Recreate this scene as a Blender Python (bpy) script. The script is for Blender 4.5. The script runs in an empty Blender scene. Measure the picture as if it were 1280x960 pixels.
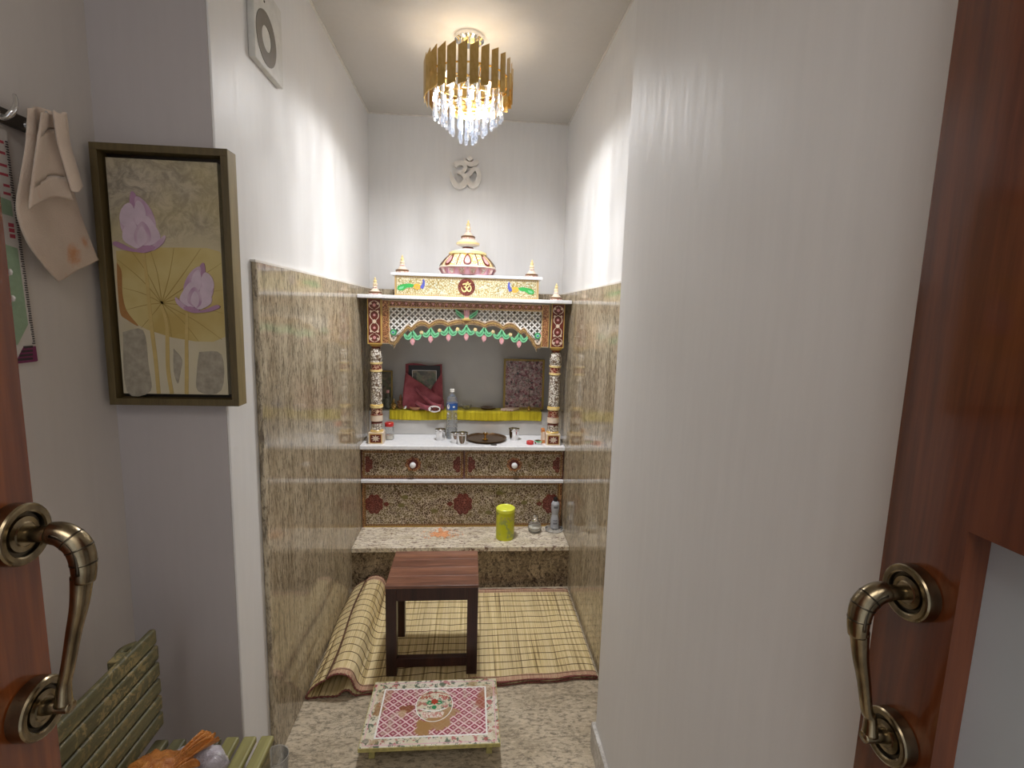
import bpy, math, random
from math import pi, sin, cos, sqrt, radians as R
from mathutils import Vector, Matrix, noise as mnoise
random.seed(7)
scn = bpy.context.scene
col = scn.collection

# ------------------------------------------------------------------ materials
class NT:
    """small node helper"""
    def __init__(s, name):
        s.m = bpy.data.materials.new(name); s.m.use_nodes = True
        s.t = s.m.node_tree; s.b = s.t.nodes['Principled BSDF']; s.out = s.t.nodes['Material Output']
        s._c = None
    def n(s, typ, **kw):
        x = s.t.nodes.new(typ)
        for k, v in kw.items(): setattr(x, k, v)
        return x
    def l(s, a, b): s.t.links.new(a, b)
    def coord(s, scale=(1, 1, 1), rot=(0, 0, 0), loc=(0, 0, 0)):
        if s._c is None: s._c = s.n('ShaderNodeTexCoord')
        mp = s.n('ShaderNodeMapping'); mp.inputs['Scale'].default_value = scale
        mp.inputs['Rotation'].default_value = rot; mp.inputs['Location'].default_value = loc
        s.l(s._c.outputs['Object'], mp.inputs['Vector']); return mp.outputs['Vector']
    def noise(s, v, scale, detail=3, rough=.55, dist=0):
        x = s.n('ShaderNodeTexNoise'); x.inputs['Scale'].default_value = scale; x.inputs['Detail'].default_value = detail
        x.inputs['Roughness'].default_value = rough; x.inputs['Distortion'].default_value = dist
        s.l(v, x.inputs['Vector']); return x.outputs['Fac']
    def voro(s, v, scale, feature='F1', out='Distance', rnd=1):
        x = s.n('ShaderNodeTexVoronoi', feature=feature); x.inputs['Scale'].default_value = scale
        x.inputs['Randomness'].default_value = rnd
        s.l(v, x.inputs['Vector']); return x.outputs[out]
    def ramp(s, f, stops, interp='LINEAR'):
        x = s.n('ShaderNodeValToRGB'); cr = x.color_ramp; cr.interpolation = interp
        while len(cr.elements) < len(stops): cr.elements.new(.5)
        for e, (p, c) in zip(cr.elements, stops):
            e.position = p; e.color = (c if isinstance(c, (tuple, list)) else (c, c, c)) + (1,) if not (isinstance(c, tuple) and len(c) == 4) else c
        s.l(f, x.inputs['Fac']); return x.outputs['Color']
    def mix(s, f, a, b, mode='MIX'):
        x = s.n('ShaderNodeMix', data_type='RGBA', blend_type=mode)
        for sock, v in ((x.inputs[0], f), (x.inputs[6], a), (x.inputs[7], b)):
            if hasattr(v, 'links'): s.l(v, sock)
            elif isinstance(v, (int, float)): sock.default_value = v
            else: sock.default_value = tuple(v) + (1,)
        return x.outputs[2]
    def math(s, op, a, b=0.0, c=0.0):
        x = s.n('ShaderNodeMath', operation=op)
        for i, v in enumerate((a, b, c)):
            if hasattr(v, 'links'): s.l(v, x.inputs[i])
            else: x.inputs[i].default_value = v
        return x.outputs[0]
    def sep(s, v):
        x = s.n('ShaderNodeSeparateXYZ'); s.l(v, x.inputs[0]); return x.outputs
    def warp(s, v, scale, amt):
        n = s.n('ShaderNodeTexNoise'); n.inputs['Scale'].default_value = scale; s.l(v, n.inputs['Vector'])
        a = s.n('ShaderNodeVectorMath', operation='SCALE'); s.l(n.outputs['Color'], a.inputs[0]); a.inputs['Scale'].default_value = amt
        b = s.n('ShaderNodeVectorMath', operation='ADD'); s.l(v, b.inputs[0]); s.l(a.outputs[0], b.inputs[1]); return b.outputs[0]
    def fin(s, color=None, rough=.5, metal=0, spec=.5, bump=None, bs=.2, bd=.002, coat=0, trans=0, ior=None, alpha=None, sheen=0):
        if color is not None:
            if hasattr(color, 'links'): s.l(color, s.b.inputs['Base Color'])
            else: s.b.inputs['Base Color'].default_value = tuple(color) + (1,)
        if hasattr(rough, 'links'): s.l(rough, s.b.inputs['Roughness'])
        else: s.b.inputs['Roughness'].default_value = rough
        s.b.inputs['Metallic'].default_value = metal; s.b.inputs['Specular IOR Level'].default_value = spec
        s.b.inputs['Coat Weight'].default_value = coat; s.b.inputs['Coat Roughness'].default_value = .05
        s.b.inputs['Transmission Weight'].default_value = trans
        s.b.inputs['Sheen Weight'].default_value = sheen
        if ior: s.b.inputs['IOR'].default_value = ior
        if alpha is not None: s.b.inputs['Alpha'].default_value = alpha
        if bump is not None:
            x = s.n('ShaderNodeBump'); x.inputs['Strength'].default_value = bs; x.inputs['Distance'].default_value = bd
            s.l(bump, x.inputs['Height']); s.l(x.outputs['Normal'], s.b.inputs['Normal'])
        return s.m

def plain(name, c, rough=.5, metal=0, spec=.5, var=.08, sc=30, **k):
    t = NT(name); v = t.coord(); f = t.noise(v, sc, 3)
    c1 = tuple(max(0, x * (1 - var)) for x in c); c2 = tuple(min(1, x * (1 + var)) for x in c)
    return t.fin(t.ramp(f, [(.3, c1), (.7, c2)]), rough, metal, spec, **k)

def plaster(name, c, gloss=.38):
    t = NT(name); v = t.coord()
    a = t.noise(v, 2.2, 4); b = t.noise(t.coord((14, 14, 1.6)), 3, 4)
    f = t.mix(.5, a, b)
    base = t.ramp(f, [(.3, tuple(x * .95 for x in c)), (.7, tuple(min(1, x * 1.03) for x in c))])
    return t.fin(base, t.ramp(b, [(.3, gloss), (.7, gloss + .12)]), 0, .45, bump=t.noise(t.coord((60, 60, 14)), 1, 3), bs=.10, bd=.003)

def granite(name, base, light, dark, stretch, rough=.1, speck=1.0, sc=1.0, blotch=.5, dk=.52):
    t = NT(name)
    v = t.warp(t.coord(stretch), 1.5, .35)
    big = t.noise(v, 2.2 * sc, 4, .6)
    med = t.noise(v, 9 * sc, 5, .72)
    st2 = tuple(max(.45, min(1.4, x / 4)) for x in stretch)
    fine = t.noise(t.coord(st2), 85 * sc, 3, .7)
    c = t.mix(t.ramp(big, [(.38, 0.0), (.62, 1.0)]), base, light)
    c = t.mix(t.ramp(fine, [(.38, .85 * speck), (.47, 0.0)]), c, tuple(x * .42 for x in base))
    c = t.mix(t.ramp(fine, [(.56, 0.0), (.66, .6 * speck)]), c, tuple(min(1, x * 1.35) for x in light))
    c = t.mix(t.ramp(med, [(dk, 0.0), (dk + .10, blotch)]), c, dark)
    vein = t.noise(t.warp(t.coord(tuple(x * 1.0 for x in stretch), loc=(3, 5, 1)), 2, .5), 4 * sc, 6, .68)
    c = t.mix(t.ramp(vein, [(.482, 0.0), (.5, .75), (.518, 0.0)]), c, dark)
    return t.fin(c, rough, 0, .5)

def floral(name, ground, line, alt, scale=95, w=(.05, .13), rough=.3, altf=.45):
    """hand painted vine tracery: loose scrolls of `line` on `ground`"""
    t = NT(name); v = t.warp(t.coord((1, 1, 1)), 40, .010)
    d = t.voro(v, scale, 'DISTANCE_TO_EDGE')
    g = t.mix(t.ramp(t.noise(t.coord(), scale * .35, 2), [(altf, 0.0), (altf + .06, 1.0)]), ground, alt)
    m = t.ramp(d, [(w[0], 1.0), (w[1], 0.0)])
    n = t.noise(t.coord(), scale * .8, 1)
    m = t.math('MULTIPLY', m, t.ramp(n, [(.34, 0.0), (.42, 1.0)]))
    dot = t.ramp(t.voro(v, scale), [(.10, 1.0), (.17, 0.0)])
    return t.fin(t.mix(t.math('MAXIMUM', m, t.math('MULTIPLY', dot, .75)), g, line), rough)

def wood(name, c1, c2, c3, axis='x', rough=.35, coat=.2, sc=1.0, spec=.5):
    t = NT(name)
    st = {'x': (1.2, 16, 16), 'y': (16, 1.2, 16), 'z': (16, 16, 1.0)}[axis]
    v = t.warp(t.coord(tuple(x * sc for x in st)), 1.2, .6)
    a = t.noise(v, 1.6, 6, .65); b = t.noise(t.coord(tuple(x * 9 * sc for x in st)), 1.0, 3, .6)
    c = t.ramp(a, [(.3, c1), (.5, c2), (.72, c3)])
    c = t.mix(t.ramp(b, [(.4, .35), (.6, 0.0)]), c, tuple(x * .55 for x in c1))
    return t.fin(c, rough, 0, spec, coat=coat, bump=b, bs=.05, bd=.001)

M = {}
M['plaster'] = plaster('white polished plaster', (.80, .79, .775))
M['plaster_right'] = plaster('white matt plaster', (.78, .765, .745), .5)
M['plaster_front'] = plaster('mauve grey shaded plaster', (.50, .46, .455), .6)  # plaster darkened in colour for the shaded front face
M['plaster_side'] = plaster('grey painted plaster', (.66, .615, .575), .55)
M['ceil'] = plaster('ceiling paint', (.60, .565, .515), .6)
M['granite_wall'] = granite('vertical veined granite', (.36, .29, .19), (.53, .45, .32), (.095, .07, .045), (6, 6, 1.1), .09, .85, .85, .75, .55)
M['granite_floor'] = granite('floor granite', (.45, .37, .26), (.58, .49, .36), (.15, .125, .09), (1.6, 4, 2), .28, .9, 1.1, .35, .57)
M['granite_top'] = granite('cream bench granite', (.72, .63, .47), (.88, .79, .65), (.15, .07, .05), (4, 9, 4), .12, .45, .8, .95, .535)
M['granite_front'] = granite('dark bench granite', (.20, .145, .085), (.38, .29, .18), (.035, .02, .014), (5, 3, 4), .2, .9, 1.3, .9, .5)
M['marble'] = granite('white marble', (.83, .84, .86), (.88, .88, .9), (.70, .71, .74), (2, 2, 2), .16, .0, 1.0, .12, .5)
M['marble_grey'] = plain('polished grey marble', (.52, .505, .48), .13, var=.05, sc=5)
M['marble_skirt'] = granite('skirting marble', (.50, .47, .43), (.68, .66, .62), (.30, .27, .24), (3, 3, 3), .2, .1, 2.0, .5, .5)
M['cream'] = plain('cream paint', (.80, .66, .52), .35)
M['gold'] = plain('gold paint', (.62, .40, .10), .35, 0, .6)
M['yellow_gold'] = plain('yellow gold paint', (.86, .68, .30), .3, 0, .6)
M['maroon'] = plain('maroon paint', (.14, .022, .012), .35)
M['brown'] = plain('brown paint', (.15, .065, .022), .35)
M['red'] = plain('red paint', (.42, .05, .02), .35)
M['pink'] = plain('pink paint', (.72, .36, .36), .4)
M['lilac_pink'] = plain('lilac pink paint', (.74, .42, .50), .4)
M['green'] = plain('mint green paint', (.22, .62, .33), .35)
M['dark_green'] = plain('dark green paint', (.03, .26, .10), .35)
M['deep_green'] = plain('leaf green paint', (.05, .42, .09), .35)
M['blue'] = plain('blue paint', (.10, .12, .48), .35)
M['amber'] = plain('amber paint', (.85, .47, .05), .35)
M['white_paint'] = plain('white paint', (.86, .84, .80), .3)
M['vine_dark'] = floral('brown vine pattern', (.10, .055, .022), (.62, .52, .40), (.17, .12, .045), 74, (.035, .12))
M['vine_light'] = floral('cream vine pattern', (.72, .66, .46), (.36, .26, .07), (.66, .70, .58), 88, (.06, .17), .3, .55)
M['vine_white'] = floral('white vine pattern', (.80, .76, .68), (.13, .075, .04), (.74, .68, .52), 75, (.06, .2), .3, .58)
M['vine_yellow'] = floral('yellow swirl pattern', (.85, .74, .48), (.68, .50, .10), (.86, .80, .68), 75, (.05, .16), .3, .5)
M['vine_pink'] = floral('pink vine pattern', (.80, .62, .56), (.55, .25, .20), (.78, .70, .60), 90, (.05, .13))
M['vine_maroon'] = floral('maroon arabesque', (.10, .012, .008), (.72, .50, .34), (.18, .02, .012), 62, (.03, .10), .3, .5)
M['vine_red'] = floral('maroon medallion pattern', (.085, .012, .008), (.30, .11, .08), (.12, .02, .012), 95, (.03, .10), .3, .5)
M['vine_rust'] = floral('rust border pattern', (.18, .05, .018), (.66, .36, .16), (.12, .03, .012), 120, (.03, .12), .3, .5)
M['bead'] = floral('beaded brown gold band', (.14, .06, .025), (.44, .32, .15), (.19, .09, .035), 170, (.04, .12), .3, .5)
def beads(name, a, b, pitch, ax):
    t = NT(name); s = t.sep(t.coord()); f = t.math('SINE', t.math('MULTIPLY', s[ax], 2 * pi / pitch))
    return t.fin(t.mix(t.ramp(f, [(.0, 0.0), (.35, 1.0)]), a, b), .35)
M['beadx'] = beads('beaded band', (.10, .03, .012), (.42, .25, .09), .009, 0)
M['beadz'] = beads('beaded upright band', (.10, .03, .012), (.42, .25, .09), .009, 2)
M['beadc'] = beads('pale beaded band', (.38, .25, .10), (.84, .72, .50), .008, 0)

M['walnut'] = wood('reddish plank top', (.11, .045, .028), (.235, .10, .058), (.33, .16, .095), 'x', .38, .25)
M['dark_wood'] = wood('dark stained frame', (.022, .008, .006), (.045, .015, .010), (.07, .024, .014), 'z', .4, .15)
M['door_wood'] = wood('red brown varnished door', (.15, .034, .008), (.27, .068, .015), (.37, .11, .028), 'z', .16, .5, .6)
M['door_dark'] = wood('dark red brown door', (.085, .020, .006), (.15, .040, .012), (.21, .060, .018), 'z', .16, .5, .6)
def brassy(name, c, c2, rough):
    t = NT(name); v = t.coord((1, 1, .6)); f = t.noise(v, 70, 4)
    return t.fin(t.ramp(f, [(.35, c), (.65, c2)]), rough, 1)
M['antique'] = brassy('antique brass', (.17, .135, .085), (.36, .29, .18), .24)
M['antique_dark'] = brassy('blackened antique brass', (.05, .042, .03), (.12, .10, .07), .3)
M['brass'] = brassy('brass', (.52, .34, .10), (.70, .48, .18), .3)
M['old_brass'] = brassy('darkened brass dish', (.16, .09, .04), (.24, .14, .065), .3)
M['chrome'] = brassy('chrome', (.72, .72, .72), (.80, .80, .80), .08)
M['steel'] = brassy('stainless steel', (.62, .61, .60), (.72, .71, .70), .12)
M['gold_metal'] = brassy('gold mirror metal', (.62, .42, .14), (.72, .50, .20), .16)
M['dark_metal'] = plain('dark grey metal', (.10, .09, .075), .4, .6)
M['frame_gold'] = wood('olive gold frame', (.085, .06, .022), (.115, .082, .03), (.145, .105, .04), 'z', .45, 0)
M['frame_edge'] = wood('gold frame edge', (.26, .20, .09), (.31, .24, .11), (.36, .28, .14), 'z', .45, 0)
M['frame_dark'] = plain('dark brown recess', (.025, .017, .010), .5)
M['pic_gold'] = wood('thin gold frame', (.25, .17, .03), (.38, .26, .05), (.46, .33, .08), 'z', .4, 0)
M['black'] = plain('black', (.012, .010, .010), .4)
def crystal():
    t = NT('cut crystal'); t.t.nodes.remove(t.b)
    tr = t.n('ShaderNodeBsdfTransparent'); tr.inputs[0].default_value = (.97, .98, 1, 1)
    gl = t.n('ShaderNodeBsdfGlossy'); gl.inputs['Roughness'].default_value = .05
    tl = t.n('ShaderNodeBsdfTranslucent'); tl.inputs[0].default_value = (.32, .38, .48, 1)
    f = t.noise(t.coord(), 90, 2)
    m1 = t.n('ShaderNodeMixShader'); t.l(t.ramp(f, [(.4, .02), (.6, .16)]), m1.inputs[0]); t.l(gl.outputs[0], m1.inputs[1]); t.l(tl.outputs[0], m1.inputs[2])
    m2 = t.n('ShaderNodeMixShader'); m2.inputs[0].default_value = .42; t.l(tr.outputs[0], m2.inputs[1]); t.l(m1.outputs[0], m2.inputs[2])
    t.l(m2.outputs[0], t.out.inputs[0]); return t.m
M['crystal'] = crystal()
def clear(name, tint=(.97, .98, .99), f=.18, gr=.05):
    t = NT(name); t.t.nodes.remove(t.b)
    tr = t.n('ShaderNodeBsdfTransparent'); tr.inputs[0].default_value = tint + (1,)
    gl = t.n('ShaderNodeBsdfGlossy'); gl.inputs['Roughness'].default_value = gr
    fr = t.n('ShaderNodeFresnel'); fr.inputs[0].default_value = 1.45
    k = t.math('ADD', t.math('MULTIPLY', fr.outputs[0], .6), f * .4)
    df = t.n('ShaderNodeBsdfDiffuse'); df.inputs[0].default_value = (.85, .88, .88, 1)
    m0 = t.n('ShaderNodeMixShader'); m0.inputs[0].default_value = .10; t.l(tr.outputs[0], m0.inputs[1]); t.l(df.outputs[0], m0.inputs[2])
    m = t.n('ShaderNodeMixShader'); t.l(k, m.inputs[0]); t.l(m0.outputs[0], m.inputs[1]); t.l(gl.outputs[0], m.inputs[2])
    t.l(m.outputs[0], t.out.inputs[0]); return t.m
M['clear'] = clear('clear plastic'); M['glass_green'] = clear('pale green glass', (.62, .68, .55), .15)
M['lamp_glow'] = (lambda t: (t.b.inputs['Emission Color'].__setattr__('default_value', (1, .86, .66, 1)), t.b.inputs['Emission Strength'].__setattr__('default_value', 5), t.m)[2])(NT('lit bulb'))
M['yellow_tin'] = (lambda t: t.fin(t.mix(t.ramp(t.noise(t.coord((1, 1, .7)), 26, 4), [(.56, 0.0), (.62, 1.0)]), (.58, .60, .02), (.36, .42, .10)), .3))(NT('yellow green printed tin'))
M['yellow_lid'] = plain('bright yellow lid', (.80, .84, .08), .3)
M['yellow_cloth'] = (lambda t: t.fin(t.ramp(t.noise(t.coord((90, 4, 4)), 1, 2), [(.3, (.50, .40, .0)), (.7, (.68, .56, .01))]), .7, sheen=.2))(NT('yellow cloth'))
M['pink_cloth'] = (lambda t: t.fin(t.ramp(t.noise(t.warp(t.coord((1, 1, 1)), 10, .1), 14, 4), [(.3, (.20, .025, .04)), (.75, (.42, .10, .12))]), .7, sheen=.3))(NT('crimson pink cloth'))
def towel_mat():
    t = NT('pale terry towelling'); v = t.coord()
    n = t.noise(v, 45, 4, .6)
    # stains: two orange patches
    def blob(c, r):
        mp = t.coord(loc=(-c[0], -c[1], -c[2])); L = t.n('ShaderNodeVectorMath', operation='LENGTH'); t.l(mp, L.inputs[0])
        d = t.math('ADD', L.outputs['Value'], t.math('MULTIPLY', t.math('SUBTRACT', n, .5), r * 1.6))
        return t.ramp(d, [(r * .35, 1.0), (r * 1.05, 0.0)])
    m = t.math('MAXIMUM', blob((0, .222 - .1, -.262), .030), blob((0, .250 - .1, -.228), .016))
    base = t.ramp(t.noise(v, 9, 3), [(.3, (.60, .47, .37)), (.7, (.70, .57, .46))])
    m2 = t.ramp(t.noise(v, 30, 3), [(.66, 0.0), (.74, .35)])
    base = t.mix(m2, base, (.62, .36, .24))
    return t.fin(t.mix(t.math('MULTIPLY', m, .85), base, (.60, .24, .07)), .9, sheen=.4, bump=t.noise(v, 320, 2), bs=.5, bd=.002)
M['towel'] = towel_mat()
def mat_straw():
    t = NT('woven straw'); s = t.coord((110, 1.6, 1.6)); f = t.noise(s, 1, 3, .6)
    c = t.ramp(f, [(.34, (.18, .11, .04)), (.43, (.64, .49, .22)), (.60, (.88, .73, .43)), (.70, (.54, .40, .16))])
    g = t.ramp(t.noise(t.coord((14, 1.5, 1.5)), 1, 2), [(.35, .0), (.65, .5)])
    c = t.mix(g, c, (.56, .44, .24))
    return t.fin(c, .65, bump=f, bs=.9, bd=.006)
M['straw'] = mat_straw()
M['thread'] = plain('dark brown thread', (.10, .045, .02), .8)
M['hem'] = plain('frayed reddish hem', (.20, .065, .05), .9, var=.5, sc=160)
M['straw_pink'] = (lambda t: t.fin(t.ramp(t.noise(t.coord((150, 3, 3)), 1, 3), [(.3, (.36, .16, .10)), (.65, (.58, .40, .26))]), .8))(NT('faded red straw border'))
def bench_wood():
    t = NT('weathered olive slats'); v = t.coord((24, 1.2, 24)); a = t.noise(v, 1.6, 5, .65)
    c = t.ramp(a, [(.3, (.06, .055, .022)), (.55, (.125, .115, .052)), (.75, (.19, .175, .08))])
    w = t.noise(t.warp(t.coord((1, 1, 1)), 30, .06), 55, 3, .7); w2 = t.noise(t.coord(), 5, 2)
    k = t.math('MULTIPLY', t.ramp(w, [(.52, 0.0), (.58, .85)]), t.ramp(w2, [(.42, 0.0), (.6, 1.0)]))
    return t.fin(t.mix(k, c, (.34, .26, .11)), .5, bump=a, bs=.3, bd=.002)
M['bench'] = bench_wood()
M['bench_lit'] = (lambda t: t.fin(t.ramp(t.noise(t.coord((24, 1.2, 24)), 1.6, 5), [(.3, (.19, .17, .05)), (.55, (.34, .31, .11)), (.75, (.45, .42, .18))]), .5))(NT('lit olive slats'))  # brighter copy of the slat colour, the light on them painted in
def bag(name, c1, c2, al):
    t = NT(name); v = t.warp(t.coord(), 12, .2); f = t.noise(v, 22, 5, .7)
    return t.fin(t.ramp(f, [(.35, c1), (.62, c2), (.75, tuple(min(1, x * 1.6 + .1) for x in c2))]), .22, 0, .6, bump=f, bs=.9, bd=.012, alpha=al)
M['orange_bag'] = bag('thin orange plastic', (.40, .11, .012), (.68, .27, .06), .93)
M['lilac_bag'] = bag('translucent lilac plastic', (.52, .46, .52), (.66, .61, .66), .9)
M['frosted'] = (lambda t: t.fin(t.ramp(t.noise(t.coord(), 6, 3), [(.3, (.46, .50, .52)), (.7, (.50, .54, .56))]), .35))(NT('frosted pane'))
M['paper'] = plain('calendar paper', (.62, .58, .54), .7, var=.03)
M['cal_green'] = plain('pale green print', (.30, .42, .28), .7, sc=80)
M['cal_red'] = plain('red print', (.45, .07, .10), .7)
M['cal_plum'] = plain('plum print', (.20, .03, .10), .7)
M['print_dark'] = plain('dark print', (.04, .03, .035), .7)
M['spice'] = plain('orange powder', (.80, .36, .17), .95, var=.3, sc=180)
M['milk'] = plain('clear white glass wall', (.6, .62, .62), .15)
M['label_blue'] = plain('blue label', (.02, .09, .33), .35)
M['red_plastic'] = plain('red plastic', (.55, .03, .03), .3)
M['grain'] = plain('pale grains', (.78, .72, .60), .8, var=.3, sc=200)
M['white_flower'] = plain('white cord', (.80, .78, .74), .8)
M['orange_card'] = plain('orange carton', (.62, .22, .06), .5)
M['vent_hole'] = plain('grey brown ring', (.21, .185, .155), .6)
M['vent_body'] = plain('off white metal plate', (.70, .685, .64), .35)
M['om_wall'] = plain('warm white relief', (.76, .72, .66), .4)
M['skin_stone'] = plain('terracotta figurine', (.42, .20, .10), .5)
def canvas_mat():
    t = NT('painted canvas ground'); v = t.coord(); s = t.sep(v)
    n = t.noise(v, 11, 3); n2 = t.noise(t.warp(v, 14, .15), 34, 5, .7)
    base = t.mix(t.ramp(n, [(.35, 0.0), (.65, 1.0)]), (.50, .43, .29), (.56, .48, .36))
    z = s[2]; x = s[0]
    # textured grey brown patch at the top
    top = t.math('MULTIPLY', t.ramp(t.math('ADD', t.math('MULTIPLY', t.math('ADD', z, -.37), 6), t.math('MULTIPLY', n, .9)), [(.45, 0.0), (.95, 1.0)]), t.ramp(n2, [(.40, .25), (.58, 1.0)]))
    c = t.mix(t.math('MULTIPLY', top, .8), base, (.23, .20, .155))
    bot = t.ramp(t.math('ADD', t.math('MULTIPLY', t.math('SUBTRACT', .21, z), 5.5), t.math('MULTIPLY', n, .5)), [(.35, 0.0), (.7, 1.0)])
    c = t.mix(t.math('MULTIPLY', bot, .55), c, (.62, .57, .42))
    yel = t.ramp(t.noise(v, 5, 2), [(.45, 0.0), (.7, .5)])
    c = t.mix(yel, c, (.58, .47, .20))
    return t.fin(c, .7, bump=t.math('MULTIPLY', n2, top), bs=.6, bd=.004)
M['canvas'] = canvas_mat()
M['lotus_leaf'] = (lambda t: t.fin(t.mix(t.ramp(t.noise(t.coord(), 7, 3), [(.38, 0.0), (.62, 1.0)]), (.46, .33, .10), (.56, .45, .19)), .65, bump=t.noise(t.coord(), 40, 3), bs=.2))(NT('golden lotus leaf paint'))
M['leaf_rust'] = plain('rust leaf edge paint', (.36, .17, .05), .65)
M['vein'] = plain('leaf vein paint', (.36, .25, .07), .65)
M['stem'] = plain('pale ochre stem paint', (.52, .38, .14), .65)
M['grey_patch'] = plain('grey brown impasto', (.34, .30, .23), .7, var=.22, sc=60)
M['petal'] = (lambda t: t.fin(t.ramp(t.noise(t.coord((1, 1, .6)), 26, 2), [(.3, (.40, .22, .36)), (.5, (.52, .36, .46)), (.7, (.64, .50, .58))]), .6))(NT('lilac lotus petal paint'))
M['petal_dark'] = plain('mauve petal paint', (.40, .22, .34), .6)
M['petal_light'] = plain('pale petal paint', (.60, .47, .55), .6)
def picture_mat(name, cols, sc):
    t = NT(name); v = t.warp(t.coord(), 30, .03); cell = t.voro(v, sc, 'F1', 'Color'); f = t.math('ADD', t.math('MULTIPLY', t.sep(cell)[0], .55), t.math('MULTIPLY', t.noise(v, sc * .8, 5, .75), .6))
    n = len(cols); return t.fin(t.ramp(f, [(.28 + .54 * i / (n - 1), c) for i, c in enumerate(cols)], 'LINEAR'), .3)
M['deity_print'] = picture_mat('crowded devotional print', [(.02, .05, .045), (.22, .03, .06), (.52, .34, .34), (.06, .09, .07), (.50, .36, .38), (.15, .03, .04), (.35, .30, .28), (.55, .42, .40)], 75)
M['photo'] = picture_mat('faded green print', [(.05, .07, .04), (.16, .17, .10), (.26, .20, .13), (.08, .08, .06)], 30)
def dried_paste(t, c):
    """dried paste spilled over the painted top: irregular patches with their own shape"""
    v = t.coord(); n = t.noise(v, 24, 5, .65); n2 = t.noise(t.coord(loc=(3, 1, 2)), 55, 4, .7)
    for (x, y, rx, ry, colr, k) in ((.006, -.062, .075, .042, (.40, .23, .09), .95), (.060, -.016, .040, .026, (.42, .26, .12), .9), (-.030, -.075, .04, .045, (.38, .21, .07), .95),
                                    (-.092, .012, .030, .022, (.26, .09, .03), .9), (-.108, -.014, .018, .020, (.55, .38, .22), .8), (.178, .035, .030, .045, (.34, .10, .04), .75),
                                    (.205, .085, .040, .040, (.42, .22, .12), .6), (-.200, .012, .026, .040, (.32, .16, .05), .8), (-.185, .075, .03, .04, (.45, .28, .14), .5)):
        L = t.n('ShaderNodeVectorMath', operation='LENGTH'); t.l(t.coord((1 / rx, 1 / ry, 0), loc=(-x / rx, -y / ry, 0)), L.inputs[0])
        d = t.math('ADD', L.outputs['Value'], t.math('MULTIPLY', t.math('SUBTRACT', t.math('ADD', t.math('MULTIPLY', n, .7), t.math('MULTIPLY', n2, .3)), .5), 3.2))
        c = t.mix(t.ramp(d, [(.72, k), (.86, 0.0)]), c, colr)
    return c
def chowki_mat():
    t = NT('painted lattice with rosettes'); v = t.coord(); s = t.sep(v)
    p = .037
    a = t.math('ABSOLUTE', t.math('SUBTRACT', t.math('FRACT', t.math('DIVIDE', t.math('ADD', s[0], t.math('MULTIPLY', s[1], 1.15)), p)), .5))
    b = t.math('ABSOLUTE', t.math('SUBTRACT', t.math('FRACT', t.math('DIVIDE', t.math('SUBTRACT', s[0], t.math('MULTIPLY', s[1], 1.15)), p)), .5))
    mx = t.math('MAXIMUM', a, b)
    c = t.ramp(mx, [(.0, (.62, .40, .36)), (.14, (.66, .46, .42)), (.19, (.26, .02, .06)), (.37, (.36, .04, .09)), (.41, (.78, .58, .58)), (.5, (.80, .62, .62))])
    wear = t.ramp(t.noise(v, 30, 6, .75), [(.50, 0.0), (.66, .75)])
    return t.fin(dried_paste(t, t.mix(wear, c, (.60, .50, .38))), .3, coat=.2)
M['chowki_lattice'] = chowki_mat()
def chowki_border():
    t = NT('worn floral cream border'); v = t.warp(t.coord(), 20, .03)
    c = t.ramp(t.noise(v, 9, 3), [(.3, (.62, .56, .36)), (.7, (.76, .70, .60))])
    f = t.noise(v, 62, 4, .65)
    c = t.mix(t.ramp(f, [(.54, 0.0), (.58, .9)]), c, (.07, .12, .07))
    c = t.mix(t.ramp(t.noise(t.coord(loc=(4, 2, 1)), 52, 3), [(.57, 0.0), (.62, .85)]), c, (.45, .10, .10))
    c = t.mix(t.ramp(t.noise(t.coord(loc=(1, 7, 1)), 13, 5, .75), [(.54, 0.0), (.64, .7)]), c, (.34, .20, .07))
    return t.fin(dried_paste(t, c), .3, coat=.2)
M['chowki_border'] = chowki_border()
M['chowki_edge'] = plain('worn yellow green edge', (.46, .40, .14), .45, var=.3, sc=60)
M['stain_tan'] = plain('dried tan paste', (.40, .23, .09), .8, var=.15, sc=60)
M['stain_rust'] = plain('dried rust paste', (.28, .10, .03), .8, var=.35, sc=90)

# ------------------------------------------------------------------ geometry
def catmull(P, n=6):
    P = [Vector(p) for p in P]; out = []
    for i in range(len(P) - 1):
        p0, p1, p2, p3 = P[max(i - 1, 0)], P[i], P[i + 1], P[min(i + 2, len(P) - 1)]
        for k in range(n):
            t = k / n
            out.append(.5 * ((2 * p1) + (p2 - p0) * t + (2 * p0 - 5 * p1 + 4 * p2 - p3) * t * t + (3 * p1 - p0 - 3 * p2 + p3) * t ** 3))
    out.append(P[-1].copy()); return out

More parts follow.
